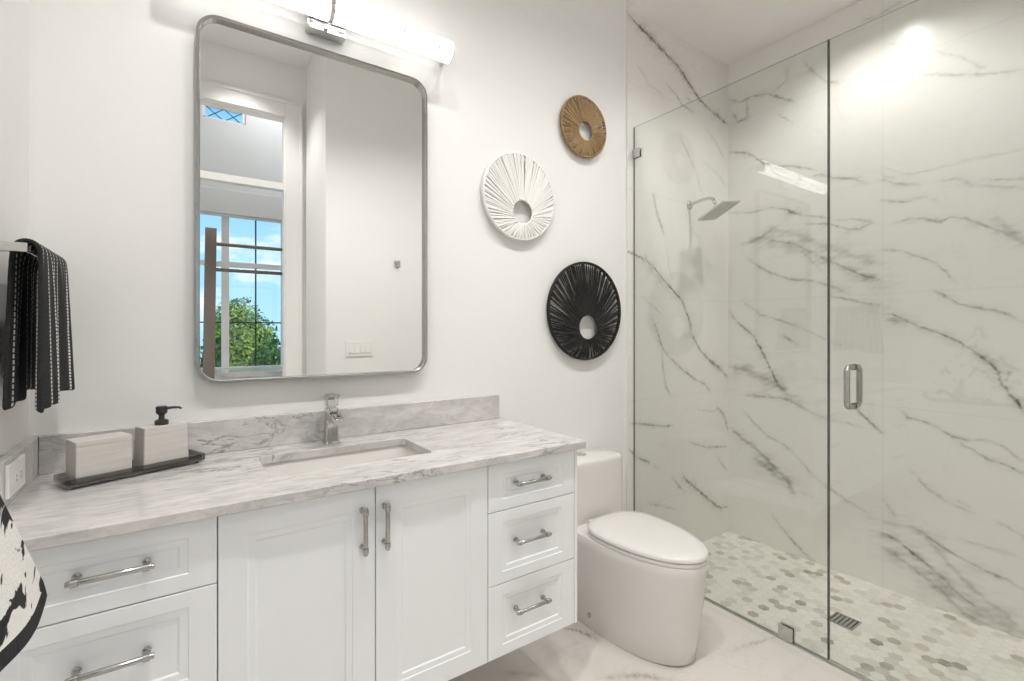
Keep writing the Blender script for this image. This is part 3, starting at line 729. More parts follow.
add_loft(bm, [sl(-0.092, 1.012, 0.0195, 0.017), sl(-0.13, 1.008, 0.0195, 0.013), sl(-0.178, 1.000, 0.019, 0.010), sl(-0.183, 0.999, 0.017, 0.008)])
obj('spout', bm, CHROME, tap, smooth=35)
bm = new_bm()
add_loft(bm, [tl(0.44, -0.076, 0.013, 0.014, 1.036, 0.005), tl(0.44, -0.076, 0.013, 0.014, 1.044, 0.005)])
add_loft(bm, [tl(0.44, -0.078, 0.0205, 0.023, 1.044, 0.007), tl(0.44, -0.080, 0.0205, 0.024, 1.068, 0.007), tl(0.44, -0.088, 0.020, 0.032, 1.078, 0.007), tl(0.44, -0.098, 0.019, 0.040, 1.0835, 0.007), tl(0.44, -0.099, 0.017, 0.038, 1.0855, 0.006)])
obj('lever', bm, CHROME, tap, smooth=35)

# ------------------------------------------------------------------ mirror and the lamp above it
mir = thing('wall_mirror', 'tall round-cornered mirror in a thin brushed metal frame above the basin', 'mirror', (0.434, 0.0, 1.737))
MX0, MX1, MZ0, MZ1 = 0.036, 0.832, 1.139, 2.335
def ml(ins, y, r): return [(x, y, z) for x, z in rrect(MX0 + ins, MX1 - ins, MZ0 + ins, MZ1 - ins, r, 10)]
bm = new_bm()
rows = add_loft(bm, [ml(0.002, -0.001, 0.066), ml(0.0, -0.004, 0.068), ml(0.0, -0.036, 0.068), ml(0.0015, -0.038, 0.066), ml(0.0095, -0.038, 0.058), ml(0.011, -0.0365, 0.057), ml(0.011, -0.018, 0.057), ml(0.011, -0.001, 0.057)], False, False)
nn = len(rows[0])
for i in range(nn):
    j = (i + 1) % nn; bm.faces.new((rows[0][i], rows[0][j], rows[-1][j], rows[-1][i]))
obj('frame', bm, NICKEL, mir, smooth=35)
bm = new_bm(); add_loft(bm, [ml(0.0112, -0.002, 0.056), ml(0.0112, -0.020, 0.056)])
obj('mirror_glass', bm, MIRROR, mir)

lamp = thing('vanity_light', 'long crackled glass tube lamp glowing above the mirror', 'light', (0.434, 0.0, 2.445))
LX0, LX1, LY, LZ, LR = -0.042, 0.907, -0.092, 2.452, 0.042
box_obj('backplate', (0.367, -0.0455, 2.392), (0.501, -0.001, 2.512), CHROME, lamp, 0.002)
def half(r, x, a0, a1, n=36): return [(x, LY - r * math.cos(a), LZ + r * math.sin(a)) for a in [math.radians(a0 + (a1 - a0) * k / n) for k in range(n + 1)]]
bm = new_bm()
add_loft(bm, [half(LR, LX0 + 0.004, -142, 142), half(LR, LX1 - 0.004, -142, 142)])
obj('glass_tube', bm, TUBE_GLASS, lamp, smooth=50)
box_obj('back_pan', (LX0 + 0.004, LY + 0.0335, LZ - 0.024), (LX1 - 0.004, -0.046, LZ + 0.024), TRIM_WHITE, lamp, 0.003)
for x in (LX0 - 0.004, LX1 - 0.004):
    bm = new_bm()
    add_lathe(bm, [(LR * 0.80, x), (LR * 0.84, x + 0.001), (LR * 0.84, x + 0.007), (LR * 0.80, x + 0.008)], (0, LY, LZ), 32, 'x')
    add_box(bm, (x, LY, LZ - 0.016), (x + 0.008, -0.002, LZ + 0.016))
    obj('end_cap', bm, CHROME, lamp, smooth=35)
bm = new_bm()
add_loft(bm, [[(x, LY - rr * math.cos(a), LZ + rr * math.sin(a)) for x, rr in ((0.427, LR + 0.0005), (0.427, LR + 0.004), (0.441, LR + 0.004), (0.441, LR + 0.0005))] for a in [math.radians(-130 + 260 * k / 40) for k in range(41)]])
obj('strap', bm, CHROME, lamp, smooth=35)

# ------------------------------------------------------------------ woven wall discs
def wall_disc(name, label, cx, cz, R, hx, hz, hr, rim, n, wo, wi, mat, depth, seed):
    """A flat basket disc: rim ring, an off-centre hole ring and strands laid between them."""
    rng = random.Random(seed)
    d = thing(name, label, 'wall art', (cx, 0.0, cz), 'woven wall discs')
    y0 = -depth
    bm = new_bm()
    N = 72
    add_tube(bm, [(cx + (R - rim) * math.cos(a), y0, cz + (R - rim) * math.sin(a)) for a in [2 * math.pi * k / N for k in range(N)]], rim, 10, closed=True)
    add_tube(bm, [(cx + (R - rim) * math.cos(a), y0 / 2 - 0.001, cz + (R - rim) * math.sin(a)) for a in [2 * math.pi * k / N for k in range(N)]], rim * 0.8, 8, closed=True)
    obj('rim', bm, mat, d, smooth=60)
    bm = new_bm()
    add_tube(bm, [(hx + hr * math.cos(a), y0 - 0.006, hz + hr * math.sin(a)) for a in [2 * math.pi * k / 48 for k in range(48)]], rim * 0.75, 8, closed=True)
    obj('hole_ring', bm, mat, d, smooth=60)
    bm = new_bm()
    for k in range(n):
        a = 2 * math.pi * (k + rng.uniform(-0.28, 0.28)) / n
        b = a + rng.uniform(-0.03, 0.03)
        p = Vector((hx + hr * math.cos(a), y0 - 0.006 + rng.uniform(-0.003, 0.002), hz + hr * math.sin(a)))
        q = Vector((cx + (R - rim) * math.cos(b), y0 + rng.uniform(-0.003, 0.002), cz + (R - rim) * math.sin(b)))
        m = (p + q) / 2 + Vector((0, -0.004, 0))
        add_tube(bm, [p, m, q], [wi, (wi + wo) / 2, wo], 6)
    s = obj('woven_strands', bm, mat, d, smooth=60); s['kind'] = 'stuff'
    return d
wall_disc('wall_disc', 'mid-sized white woven disc between the mirror and the other two discs', 1.308, 1.940, 0.206, 1.318, 1.868, 0.058, 0.0055, 124, 0.0050, 0.0036, WEAVE_WHITE, 0.024, 1)
wall_disc('wall_disc', 'small tan woven disc, highest on the wall', 1.718, 2.368, 0.159, 1.722, 2.345, 0.051, 0.0050, 120, 0.0036, 0.0030, WEAVE_TAN, 0.022, 2)
wall_disc('wall_disc', 'large black woven disc above the toilet', 1.731, 1.414, 0.256, 1.737, 1.330, 0.066, 0.0060, 130, 0.0040, 0.0038, WEAVE_BLACK, 0.024, 3)

# ------------------------------------------------------------------ left wall: bar with black towel, hook with patterned towel
bar = thing('towel_bar', 'short chrome towel bar on the left wall above the worktop', 'towel bar', (-0.35, -0.23, 1.487))
BX, BZ = -0.282, 1.489
for y in (-0.415, -0.052):
    box_obj('post', (-0.3415, y - 0.011, BZ - 0.010), (BX + 0.009, y + 0.011, BZ + 0.010), CHROME, bar, 0.002)
    box_obj('mount_plate', (-0.3495, y - 0.024, BZ - 0.024), (-0.342, y + 0.024, BZ + 0.024), CHROME, bar, 0.002)
bm = new_bm(); add_box(bm, (BX - 0.009, -0.4035, BZ - 0.009), (BX + 0.009, -0.0635, BZ + 0.009))
obj('bar', bm, CHROME, bar, bevel=0.002)

BLACK_TERRY = node_mat('black_striped_terry'); t = NT(BLACK_TERRY)
at = t.n('ShaderNodeAttribute', attribute_name='cloth').outputs['Vector']
sp = t.n('ShaderNodeSeparateXYZ', {0: at})
u, v = sp.outputs['X'], sp.outputs['Y']
wob = t.math('MULTIPLY_ADD', t.noise(t.obj(), 30, 2), 0.10, t.math('MULTIPLY', u, 8.0))
fr = t.math('FRACT', wob)
ln = t.math('LESS_THAN', t.math('ABSOLUTE', t.math('SUBTRACT', fr, 0.5)), 0.075)
dash = t.math('GREATER_THAN', t.math('FRACT', t.math('MULTIPLY_ADD', t.math('FLOOR', wob), 0.37, t.math('MULTIPLY', v, 78.0))), 0.30)
fuzz = t.noise(t.obj(), 160, 3, 0.7)
m1 = t.math('MULTIPLY', ln, dash)
basec = t.mix(fuzz, rgb(0.006, 0.006, 0.007), rgb(0.03, 0.03, 0.032))
t.bsdf(base=t.mix(m1, basec, rgb(0.72, 0.70, 0.67)), rough=0.95, normal=t.bump(fuzz, 0.6, 0.006))

def black_towel():
    nu, prof = 60, []
    R = 0.021
    # cross-section over the bar: back flap, round the bar, front flap
    back = [(-0.026 - 0.003 * k / 20, -0.345 * (1 - k / 20)) for k in range(20)]
    arc = [(R * -math.cos(a), R * math.sin(a)) for a in [math.pi * k / 8 for k in range(9)]]
    front = [(0.021 + 0.004 * k / 30, -0.352 * k / 30) for k in range(1, 31)]
    prof = back + arc + front
    bm = new_bm(); lay = bm.verts.layers.float_vector.new('cloth')
    rows = []
    L = len(prof)
    for i, (dx, dz) in enumerate(prof):
        row = []
        down = max(0.0, -dz / 0.35)
        side = -1 if i < 20 else 1
        for k in range(nu + 1):
            s = k / nu
            yn, yf = (-0.355 - 0.050 * down, -0.095) if side < 0 else (-0.390 - 0.045 * down, -0.105 + 0.022 * down)
            y = yn + (yf - yn) * s
            w = 0.5 + 0.5 * math.cos(2 * math.pi * (s * 2.5 + 0.25 + 0.06 * down))
            fold = (0.013 * w + 0.004 * math.sin(2 * math.pi * (s * 6.3 + 0.2))) * down ** 0.6
            x = BX + dx + (fold if side > 0 else -min(fold, 0.02) * 0.6)
            z = BZ + dz + (0.012 * math.sin(3.0 * s + 0.4) - (0.010 if s < 0.45 else -0.012)) * down * (dz < -0.05)
            vtx = bm.verts.new((x, y, z)); vtx[lay] = (s, i / L, 0); row.append(vtx)
        rows.append(row)
    for a, b in zip(rows, rows[1:]):
        for k in range(nu): bm.faces.new((a[k], a[k + 1], b[k + 1], b[k]))
    o = obj('hand_towel', bm, BLACK_TERRY, None, (BX, -0.23, 1.14), smooth=180)
    so = o.modifiers.new('thick', 'SOLIDIFY'); so.thickness = 0.009; so.offset = 0
    sb = o.modifiers.new('smooth', 'SUBSURF'); sb.levels = 1; sb.render_levels = 1
    return tag(o, 'black terry towel with dotted white stripes draped over the short bar', 'towel')
black_towel()

PATTERN_CLOTH = node_mat('black_and_white_patterned_terry'); t = NT(PATTERN_CLOTH)
at = t.n('ShaderNodeAttribute', attribute_name='cloth').outputs['Vector']
sp = t.n('ShaderNodeSeparateXYZ', {0: at})
hem = t.math('LESS_THAN', sp.outputs['Z'], 0.026)
blot = t.noise(t.obj((1, 1.0, 1.0), (0, 0, 0), (0.3, 0.22, 0.35)), 15, 3, 0.5, 0.7)
blob = t.ramp(blot, (0.548, (0,) * 3), (0.563, (1,) * 3))
fuzz = t.noise(t.obj(), 170, 3, 0.7)
wht = t.mix(fuzz, rgb(0.74, 0.72, 0.69), rgb(0.88, 0.86, 0.83))
m1 = t.math('MAXIMUM', blob, hem)
t.bsdf(base=t.mix(m1, wht, rgb(0.016, 0.016, 0.018)), rough=0.95, normal=t.bump(fuzz, 0.5, 0.006))
def patterned_towel():
    bm = new_bm(); lay = bm.verts.layers.float_vector.new('cloth')
    nt, ns = 34, 48
    rows = []
    for i in range(nt + 1):
        tt = i / nt
        row = []
        for k in range(2 * ns):
            front = k <= ns
            s = -1 + 2 * (k / ns) if front else 1 - 2 * ((k - ns) / ns)      # -1 near edge .. 1 far edge
            hw = 0.03 + 0.25 * min(1.0, tt * 1.05) ** 1.05
            lift = 0.030 * max(0.0, (s - 0.80) / 0.20) ** 2.0
            y = -0.960 + hw * s
            z = 1.315 + (0.806 + lift - 1.315) * tt
            bulge = (1 - abs(s) ** 4.0) ** 0.5
            th = (0.006 + 0.004 * math.cos(9 * s + 0.6)) * tt
            x = -0.275 + 0.076 * tt - 0.16 * hw * (1 - s) + (th if front else -0.024) * bulge
            vtx = bm.verts.new((x, y, z))
            vtx[lay] = (s, tt, (1 - tt) * 0.5 + 0.0); row.append(vtx)
        rows.append(row)
    for a, b in zip(rows, rows[1:]):
        for k in range(2 * ns):
            j = (k + 1) % (2 * ns); bm.faces.new((a[k], a[j], b[j], b[k]))
    bm.faces.new(rows[0]); bm.faces.new(rows[-1][::-1])
    o = obj('bath_towel', bm, PATTERN_CLOTH, None, (-0.24, -0.945, 0.83), smooth=70)
    return tag(o, 'white towel with black blotches and a black hem hanging before the vanity corner', 'towel')
patterned_towel()
hk = thing('towel_hook', 'chrome hook on the left wall holding the patterned towel', 'hook', (-0.35, -0.945, 1.325))
box_obj('mount_plate', (-0.3495, -0.970, 1.300), (-0.341, -0.920, 1.350), CHROME, hk, 0.002)
bm = new_bm(); add_tube(bm, [(-0.342, -0.945, 1.322), (-0.285, -0.945, 1.322), (-0.268, -0.945, 1.328), (-0.262, -0.945, 1.345)], 0.007, 12)
obj('peg', bm, CHROME, hk, smooth=50)

# ------------------------------------------------------------------ tray with box and soap dispenser, outlet on the side splash
TA = math.radians(23); TO = Vector((-0.238, -0.252, 0.910))
TE1, TE2 = Vector((math.cos(TA), math.sin(TA), 0)), Vector((-math.sin(TA), math.cos(TA), 0))
def tp(a, b, z): return TO + TE1 * a + TE2 * b + Vector((0, 0, z))
def tray_loop(ins, z, r, a0=0.0, a1=0.325, b0=0.0, b1=0.102):
    return [tp(x, y, z) for x, y in rrect(a0 + ins, a1 - ins, b0 + ins, b1 - ins, r, 5)]
bm = new_bm()
add_loft(bm, [tray_loop(0.006, 0.005, 0.006), tray_loop(0.001, 0.008, 0.008), tray_loop(0.0, 0.013, 0.009), tray_loop(0.0, 0.026, 0.009), tray_loop(0.001, 0.0275, 0.008), tray_loop(0.006, 0.0275, 0.005), tray_loop(0.007, 0.026, 0.005), tray_loop(0.008, 0.0115, 0.004)])
tray = obj('vanity_tray', bm, SMOKE, None, tuple(tp(0.17, 0.045, 0)), smooth=35)
tag(tray, 'long smoked acrylic tray set at an angle in the worktop corner', 'tray')
for a in (0.02, 0.305):
    for b in (0.016, 0.086):
        bm = new_bm(); add_lathe(bm, [(0.006, 0.0002), (0.007, 0.001), (0.007, 0.0048)], tp(a, b, 0), 12); obj('foot', bm, SMOKE, tray, smooth=40)

def tbox(a0, a1, b0, b1, z0, z1, ins=0.0, r=0.004):
    return [tray_loop(0, z0, r, a0, a1, b0, b1), tray_loop(ins, z1, r, a0, a1, b0, b1)]
sb_ = thing('storage_box', 'pale travertine lidded box on the left end of the tray', 'box', tuple(tp(0.085, 0.045, 0.012)))
bm = new_bm(); add_loft(bm, tbox(0.022, 0.142, 0.012, 0.088, 0.0118, 0.103)); obj('box_body', bm, STONE, sb_, bevel=0.0015)
bm = new_bm(); add_loft(bm, tbox(0.022, 0.142, 0.012, 0.088, 0.1034, 0.1165)); obj('lid', bm, STONE, sb_, bevel=0.001)
sd = thing('soap_dispenser', 'pale travertine soap dispenser with black pump on the tray', 'soap dispenser', tuple(tp(0.24, 0.045, 0.012)))
bm = new_bm(); add_loft(bm, [tray_loop(-0.004, 0.0118, 0.004, 0.172, 0.280, 0.018, 0.084), tray_loop(0, 0.126, 0.004, 0.172, 0.280, 0.018, 0.084)]); obj('bottle', bm, STONE, sd, bevel=0.002)
pc = tp(0.226, 0.050, 0.126)
bm = new_bm()
add_lathe(bm, [(0.017, 0.0003), (0.017, 0.0115), (0.0155, 0.013), (0.008, 0.0165), (0.0075, 0.020), (0.0075, 0.027), (0.0095, 0.030), (0.014, 0.034), (0.0145, 0.051), (0.013, 0.0535)], pc, 28)
pump = obj('pump', bm, BLACK_PLASTIC, sd, smooth=35)
bm = new_bm()
nd = Vector((0.97, -0.24, 0))
add_tube(bm, [pc + Vector((0, 0, 0.047)) + nd * 0.008, pc + Vector((0, 0, 0.0485)) + nd * 0.03, pc + Vector((0, 0, 0.048)) + nd * 0.044, pc + Vector((0, 0, 0.044)) + nd * 0.050], [0.0045, 0.0036, 0.0032, 0.003], 10)
obj('nozzle', bm, BLACK_PLASTIC, pump, smooth=50)

def plate(name, label, cat, lo, hi, axis):
    t_ = thing(name, label, cat, tuple((Vector(lo) + Vector(hi)) / 2)); box_obj('cover_plate', lo, hi, OUTLET_WHITE, t_, 0.0025); return t_
ot = plate('power_outlet', 'white power outlet on the marble side splash in the corner', 'outlet', (-0.3284, -0.330, 0.931), (-0.3205, -0.192, 1.006), 'x')
box_obj('receptacle', (-0.3204, -0.297, 0.950), (-0.3185, -0.225, 0.987), OUTLET_WHITE, ot, 0.001)
for y in (-0.280, -0.242):
    bm = new_bm(); add_box(bm, (-0.3184, y - 0.0045, 0.958), (-0.3182, y - 0.003, 0.966)); add_box(bm, (-0.3184, y + 0.003, 0.958), (-0.3182, y + 0.0045, 0.966)); add_box(bm, (-0.3184, y - 0.002, 0.970), (-0.3182, y + 0.002, 0.974))
    obj('slot', bm, SLOT_DARK, ot)

# ------------------------------------------------------------------ toilet
to = thing('toilet', 'white skirted one-piece toilet between the vanity and the shower glass', 'toilet', (1.645, -0.38, 0.0))
TX = 1.645
def tloop(hw, yb, yt, z, n=40, square=0.06, egg=2.2):
    """Outline of the bowl at height z: straight back with rounded corners, long rounded front."""
    pts = []
    ym = yb - (yb - yt) * 0.46                              # where the straight sides end and the nose begins
    for k in range(n + 1):                                  # nose, from +x side to -x side
        a = math.pi * k / n
        cx, sx = math.cos(a), math.sin(a)
        pts.append((TX + hw * math.copysign(abs(cx) ** (2 / egg), cx), ym - (ym - yt) * abs(sx) ** (2 / egg), z))
    for k in range(7):
        a = math.pi - math.pi / 2 * k / 6
        pts.append((TX - hw + square + square * math.cos(a), yb - square + square * math.sin(a), z))
    for k in range(7):
        a = math.pi / 2 - math.pi / 2 * k / 6
        pts.append((TX + hw - square + square * math.cos(a), yb - square + square * math.sin(a), z))
    return pts
bm = new_bm()
add_loft(bm, [tloop(0.164, -0.012, -0.695, 0.0005, square=0.03), tloop(0.167, -0.010, -0.708, 0.010, square=0.03), tloop(0.172, -0.006, -0.718, 0.08, square=0.03), tloop(0.180, -0.004, -0.737, 0.22, square=0.03), tloop(0.186, -0.004, -0.752, 0.36, square=0.03),
              tloop(0.187, -0.004, -0.757, 0.398, square=0.03), tloop(0.183, -0.008, -0.752, 0.405, square=0.03)])
obj('bowl', bm, PORCELAIN, to, smooth=50)
bm = new_bm()
def tk(ins, z, r): return [(x, y, z) for x, y in rrect(TX - 0.187 + ins, TX + 0.187 - ins, -0.200 + ins, -0.004 - ins, r, 8)]
add_loft(bm, [tk(0.0, 0.400, 0.035), tk(0.0, 0.50, 0.035), tk(0.001, 0.665, 0.035), tk(0.0015, 0.680, 0.034), tk(0.005, 0.690, 0.032), tk(0.016, 0.6955, 0.024)])
obj('tank', bm, PORCELAIN, to, smooth=50)
bm = new_bm(); add_lathe(bm, [(0.027, 0.0), (0.027, 0.004), (0.025, 0.006)], (TX - 0.01, -0.085, 0.6957), 28); add_lathe(bm, [(0.0215, 0.0062), (0.020, 0.0075)], (TX - 0.01, -0.085, 0.6957), 28)
obj('flush_button', bm, CHROME, to, smooth=40)
def lidloop(hw, yb, yt, z):
    pts = []
    for k in range(72):
        a = 2 * math.pi * k / 72
        c, s = math.cos(a), math.sin(a)
        ym = yb - 0.175
        if s < 0: x = hw * math.copysign(abs(c) ** (2 / 2.05), c); y = ym + (ym - yt) * -abs(s) ** (2 / 2.05)
        else: x = hw * math.copysign(abs(c) ** (2 / 2.7), c); y = ym + 0.175 * abs(s) ** (2 / 2.7)
        pts.append((TX + x, y, z))
    return pts
bm = new_bm(); add_loft(bm, [lidloop(0.176, -0.245, -0.752, 0.4058), lidloop(0.182, -0.240, -0.758, 0.408), lidloop(0.182, -0.240, -0.758, 0.419), lidloop(0.178, -0.243, -0.755, 0.4215)])
obj('seat', bm, SEAT_PLASTIC, to, smooth=40)
bm = new_bm(); add_loft(bm, [lidloop(0.178, -0.240, -0.755, 0.4245), lidloop(0.184, -0.236, -0.760, 0.4265), lidloop(0.184, -0.236, -0.760, 0.437), lidloop(0.178, -0.241, -0.753, 0.4435), lidloop(0.150, -0.266, -0.715, 0.448), lidloop(0.08, -0.32, -0.60, 0.4505)])
obj('lid', bm, SEAT_PLASTIC, to, smooth=50)
for x in (TX - 0.075, TX + 0.075):
    bm = new_bm(); add_tube(bm, [(x - 0.02, -0.232, 0.422), (x + 0.02, -0.232, 0.422)], 0.012, 14)
    obj('hinge', bm, SEAT_PLASTIC, to, smooth=40)
bm = new_bm(); add_lathe(bm, [(0.011, -0.003), (0.011, 0.0015), (0.009, 0.003)], (TX - 0.1725, -0.315, 0.062), 18, 'x')
for v_ in bm.verts: v_.co.x = 2 * (TX - 0.1725) - v_.co.x
obj('bolt_cap', bm, CHROME, to, smooth=40)

# ------------------------------------------------------------------ shower: glass, fittings, head, drain
GX, GT, GH = 2.110, 0.010, 2.462
def glass_sheet(name, y0, y1, z0, z1, parent):
    bm = new_bm()
    vs = add_box(bm, (GX - GT / 2, y0, z0), (GX + GT / 2, y1, z1))
    bm.faces.ensure_lookup_table()
    for f in bm.faces:
        f.normal_update()
        f.material_index = 1 if abs(f.normal.y) > 0.9 else (2 if abs(f.normal.z) > 0.9 else 0)
    return obj(name, bm, [GLASS, EDGE_DARK, GLASS_TOP], parent)
pn = thing('shower_screen', 'fixed clear glass shower panel meeting the wall beside the toilet', 'shower glass', (GX, -0.5, 0.004))
glass_sheet('glass_pane', -1.0015, -0.012, 0.0045, GH, pn)
def clamp(parent, y0, y1, z0, z1):
    bm = new_bm()
    for s in (-1, 1):
        a, b = sorted((GX + s * (GT / 2 + 0.0002), GX + s * (GT / 2 + 0.009)))
        add_box(bm, (a, y0, z0), (b, y1, z1))
    return obj('clamp', bm, CHROME, parent, bevel=0.0015)
clamp(pn, -0.058, -0.011, 2.285, 2.335); clamp(pn, -0.872, -0.814, 0.0035, 0.062)
clamp(pn, -0.058, -0.011, 0.22, 0.27)
dr = thing('shower_door', 'frameless clear glass shower door with a chrome loop handle', 'shower door', (GX, -1.4, 0.012))
glass_sheet('glass_pane', -1.79, -1.0065, 0.012, GH, dr)
bm = new_bm(); add_box(bm, (GX - GT / 2 - 0.0015, -1.0064, 0.012), (GX + GT / 2 + 0.0015, -1.0018, GH))
SEAL = clear_glass('clear_seal', (0.55, 0.56, 0.54), 0.8)
obj('seal_strip', bm, SEAL, dr)
def pull_loop():
    bm = new_bm(); yc, z0, z1, off = -1.088, 1.023, 1.173, 0.056
    for s in (-1, 1):
        pts = [(GX + s * (GT / 2 + 0.0002), yc, z0)]
        for a in range(0, 91, 15):
            r = 0.022; pts.append((GX + s * (off - r + r * math.sin(math.radians(a))), yc, z0 + r - r * math.cos(math.radians(a))))
        for a in range(0, 91, 15):
            r = 0.022; pts.append((GX + s * (off - r + r * math.cos(math.radians(a))), yc, z1 - r + r * math.sin(math.radians(a))))
        pts.append((GX + s * (GT / 2 + 0.0002), yc, z1))
        add_tube(bm, pts, 0.0105, 14)
        for z in (z0, z1): add_tube(bm, [(GX + s * (GT / 2 + 0.0002), yc, z), (GX + s * (GT / 2 + 0.003), yc, z)], 0.0125, 16)
    return obj('handle', bm, PULL_METAL, dr, smooth=50)
pull_loop()
def door_hinge(z):
    bm = new_bm()
    for s in (-1, 1):
        a, b = sorted((GX + s * (GT / 2 + 0.0002), GX + s * (GT / 2 + 0.010)))
        add_box(bm, (a, -1.79, z - 0.045), (b, -1.735, z + 0.045))
    add_box(bm, (GX - 0.012, -1.8195, z - 0.03), (GX + 0.012, -1.7905, z + 0.03))
    obj('hinge', bm, CHROME, dr, bevel=0.0015)
door_hinge(0.30); door_hinge(2.15)

hd = thing('rain_shower', 'square chrome rain shower head on a curved wall arm', 'shower head', (2.623, -0.010, 2.09))
bm = new_bm(); add_lathe(bm, [(0.028, 0.0002), (0.028, 0.003), (0.024, 0.007), (0.012, 0.010)], (2.623, -0.010, 2.098), 28, 'y')
for v_ in bm.verts: v_.co.y = v_.co.y
obj('flange', bm, CHROME, hd, smooth=40)
HC = Vector((2.6225, -0.212, 2.020))
ca, sa, cb, sb2, cc, sc2 = math.cos(-0.419), math.sin(-0.419), math.cos(-0.169), math.sin(-0.169), math.cos(-0.035), math.sin(-0.035)
HR = Matrix.Rotation(-0.035, 3, 'Z') @ Matrix.Rotation(-0.419, 3, 'X') @ Matrix.Rotation(-0.169, 3, 'Y')
up = HR @ Vector((0, 0, 1))
neck = HC + up * 0.045
bm = new_bm()
path = [Vector((2.623, -0.012, 2.098)), Vector((2.623, -0.06, 2.108)), Vector((2.623, -0.11, 2.114)), Vector((2.623, -0.150, 2.111)), Vector((2.623, -0.176, 2.098)), neck + up * 0.02 + Vector((0, 0, 0.004)), neck]
add_tube(bm, path, 0.0095, 14)
obj('arm', bm, CHROME, hd, smooth=50)
bm = new_bm()
def hl(h, z, r): return [HC + HR @ Vector((x, y, z)) for x, y in rrect(-h, h, -h, h, r, 4)]
add_loft(bm, [hl(0.0945, 0.0, 0.006), hl(0.0945, 0.007, 0.006), hl(0.0925, 0.009, 0.006), hl(0.030, 0.011, 0.02), hl(0.016, 0.022, 0.015), hl(0.014, 0.046, 0.013)])
obj('head_plate', bm, STEEL, hd, smooth=30)
bm = new_bm()
for i in range(9):
    for j in range(9):
        c = HC + HR @ Vector(((i - 4) * 0.0195, (j - 4) * 0.0195, 0.0)); add_tube(bm, [c + up * 0.0005, c - up * 0.0016], [0.0028, 0.002], 6)
nz = obj('nozzle', bm, painted('grey_rubber', (0.22, 0.22, 0.21), 0.6, 0.05, 40), hd); nz['kind'] = 'stuff'

dn = thing('floor_drain', 'square metal drain grate in the mosaic shower floor', 'drain', (2.545, -0.892, -0.045))
bm = new_bm()
dx0, dx1, dy0, dy1 = 2.493, 2.597, -0.944, -0.840
for lo, hi in (((dx0, dy0), (dx1, dy0 + 0.006)), ((dx0, dy1 - 0.006), (dx1, dy1)), ((dx0, dy0 + 0.006), (dx0 + 0.006, dy1 - 0.006)), ((dx1 - 0.006, dy0 + 0.006), (dx1, dy1 - 0.006))):
    add_box(bm, (*lo, -0.0448), (*hi, -0.0405))
for k in range(5):
    y = dy0 + 0.0135 + k * 0.0170; add_box(bm, (dx0 + 0.006, y, -0.0448), (dx1 - 0.006, y + 0.0105, -0.041))
obj('grate', bm, metal('drain_steel', (0.42, 0.415, 0.40), 0.35, 0.1), dn)
box_obj('well', (dx0 + 0.006, dy0 + 0.006, -0.0449), (dx1 - 0.006, dy1 - 0.006, -0.0444), SLOT_DARK, dn)

# ------------------------------------------------------------------ ceiling lamps
def can_light(pos, label, r=0.06):
    t_ = thing('downlight', label, 'ceiling light', pos, 'recessed ceiling lights')
    bm = new_bm(); n = 36
    loops = []
    for rr, dz in ((r * 0.78, -0.001), (r * 0.80, -0.006), (r, -0.006), (r * 1.02, -0.0005)):
        loops.append([(pos[0] + rr * math.cos(2 * math.pi * k / n), pos[1] + rr * math.sin(2 * math.pi * k / n), pos[2] + dz) for k in range(n)])
    add_loft(bm, loops, False, False); obj('trim_ring', bm, TRIM_WHITE, t_, smooth=40)
    bm = new_bm(); add_lathe(bm, [(r * 0.76, -0.0045), (r * 0.76, -0.001)], pos, n); obj('lens', bm, LENS_GLOW, t_)
can_light((0.25, -1.15, H_MAIN), 'recessed ceiling light nearest the front of the vanity')
can_light((1.75, -1.15, H_MAIN), 'added ceiling fill light between the toilet and the shower door')  # unseen, added to even out the light in the room
can_light((1.00, -1.15, H_MAIN), 'added ceiling fill light in the middle of the room')  # unseen lamp added as front fill for the vanity
can_light((0.42, -2.58, H_MAIN), 'added ceiling fill light in the nook by the cased opening')  # extra lamp out of view, added to brighten the vanity fronts
can_light((0.90, -3.55, 4.30), 'recessed ceiling light in the alcove by the far window')
can_light((2.572, -0.879, H_SHOWER), 'recessed ceiling light in the middle of the shower ceiling', 0.045)

# ------------------------------------------------------------------ seen in the mirror: rear wall fittings, ladder, shade, garden
rh = thing('robe_hook', 'chrome robe hook on the rear wall, seen in the mirror', 'hook', (1.545, -2.2, 1.895))
box_obj('mount_plate', (1.520, -2.1995, 1.870), (1.570, -2.190, 1.920), CHROME, rh, 0.002)
bm = new_bm(); add_tube(bm, [(1.545, -2.190, 1.895), (1.545, -2.150, 1.890), (1.545, -2.140, 1.915)], 0.008, 12)
obj('peg', bm, CHROME, rh, smooth=50)
sw = plate('switch_plate', 'white four-rocker switch plate on the rear wall, seen in the mirror', 'light switch', (1.105, -2.1995, 1.100), (1.330, -2.192, 1.225), 'y')
for k in range(4):
    x = 1.130 + 0.0465 * k
    bm = new_bm(); add_loft(bm, [[(x, -2.1918, 1.128), (x + 0.035, -2.1918, 1.128), (x + 0.035, -2.1918, 1.197), (x, -2.1918, 1.197)], [(x + 0.001, -2.1865, 1.129), (x + 0.034, -2.1865, 1.129), (x + 0.034, -2.190, 1.196), (x + 0.001, -2.190, 1.196)]])
    obj('rocker', bm, OUTLET_WHITE, sw)
ld_ = thing('ladder_rack', 'weathered wooden ladder rack before the far window, seen in the mirror', 'ladder', (0.57, -3.15, 0.0))
def beam(a, b, hx, hy):
    bm = new_bm(); a, b = Vector(a), Vector(b)
    add_loft(bm, [[(p.x - hx, p.y - hy, p.z), (p.x + hx, p.y - hy, p.z), (p.x + hx, p.y + hy, p.z), (p.x - hx, p.y + hy, p.z)] for p in (a, b)]); return bm
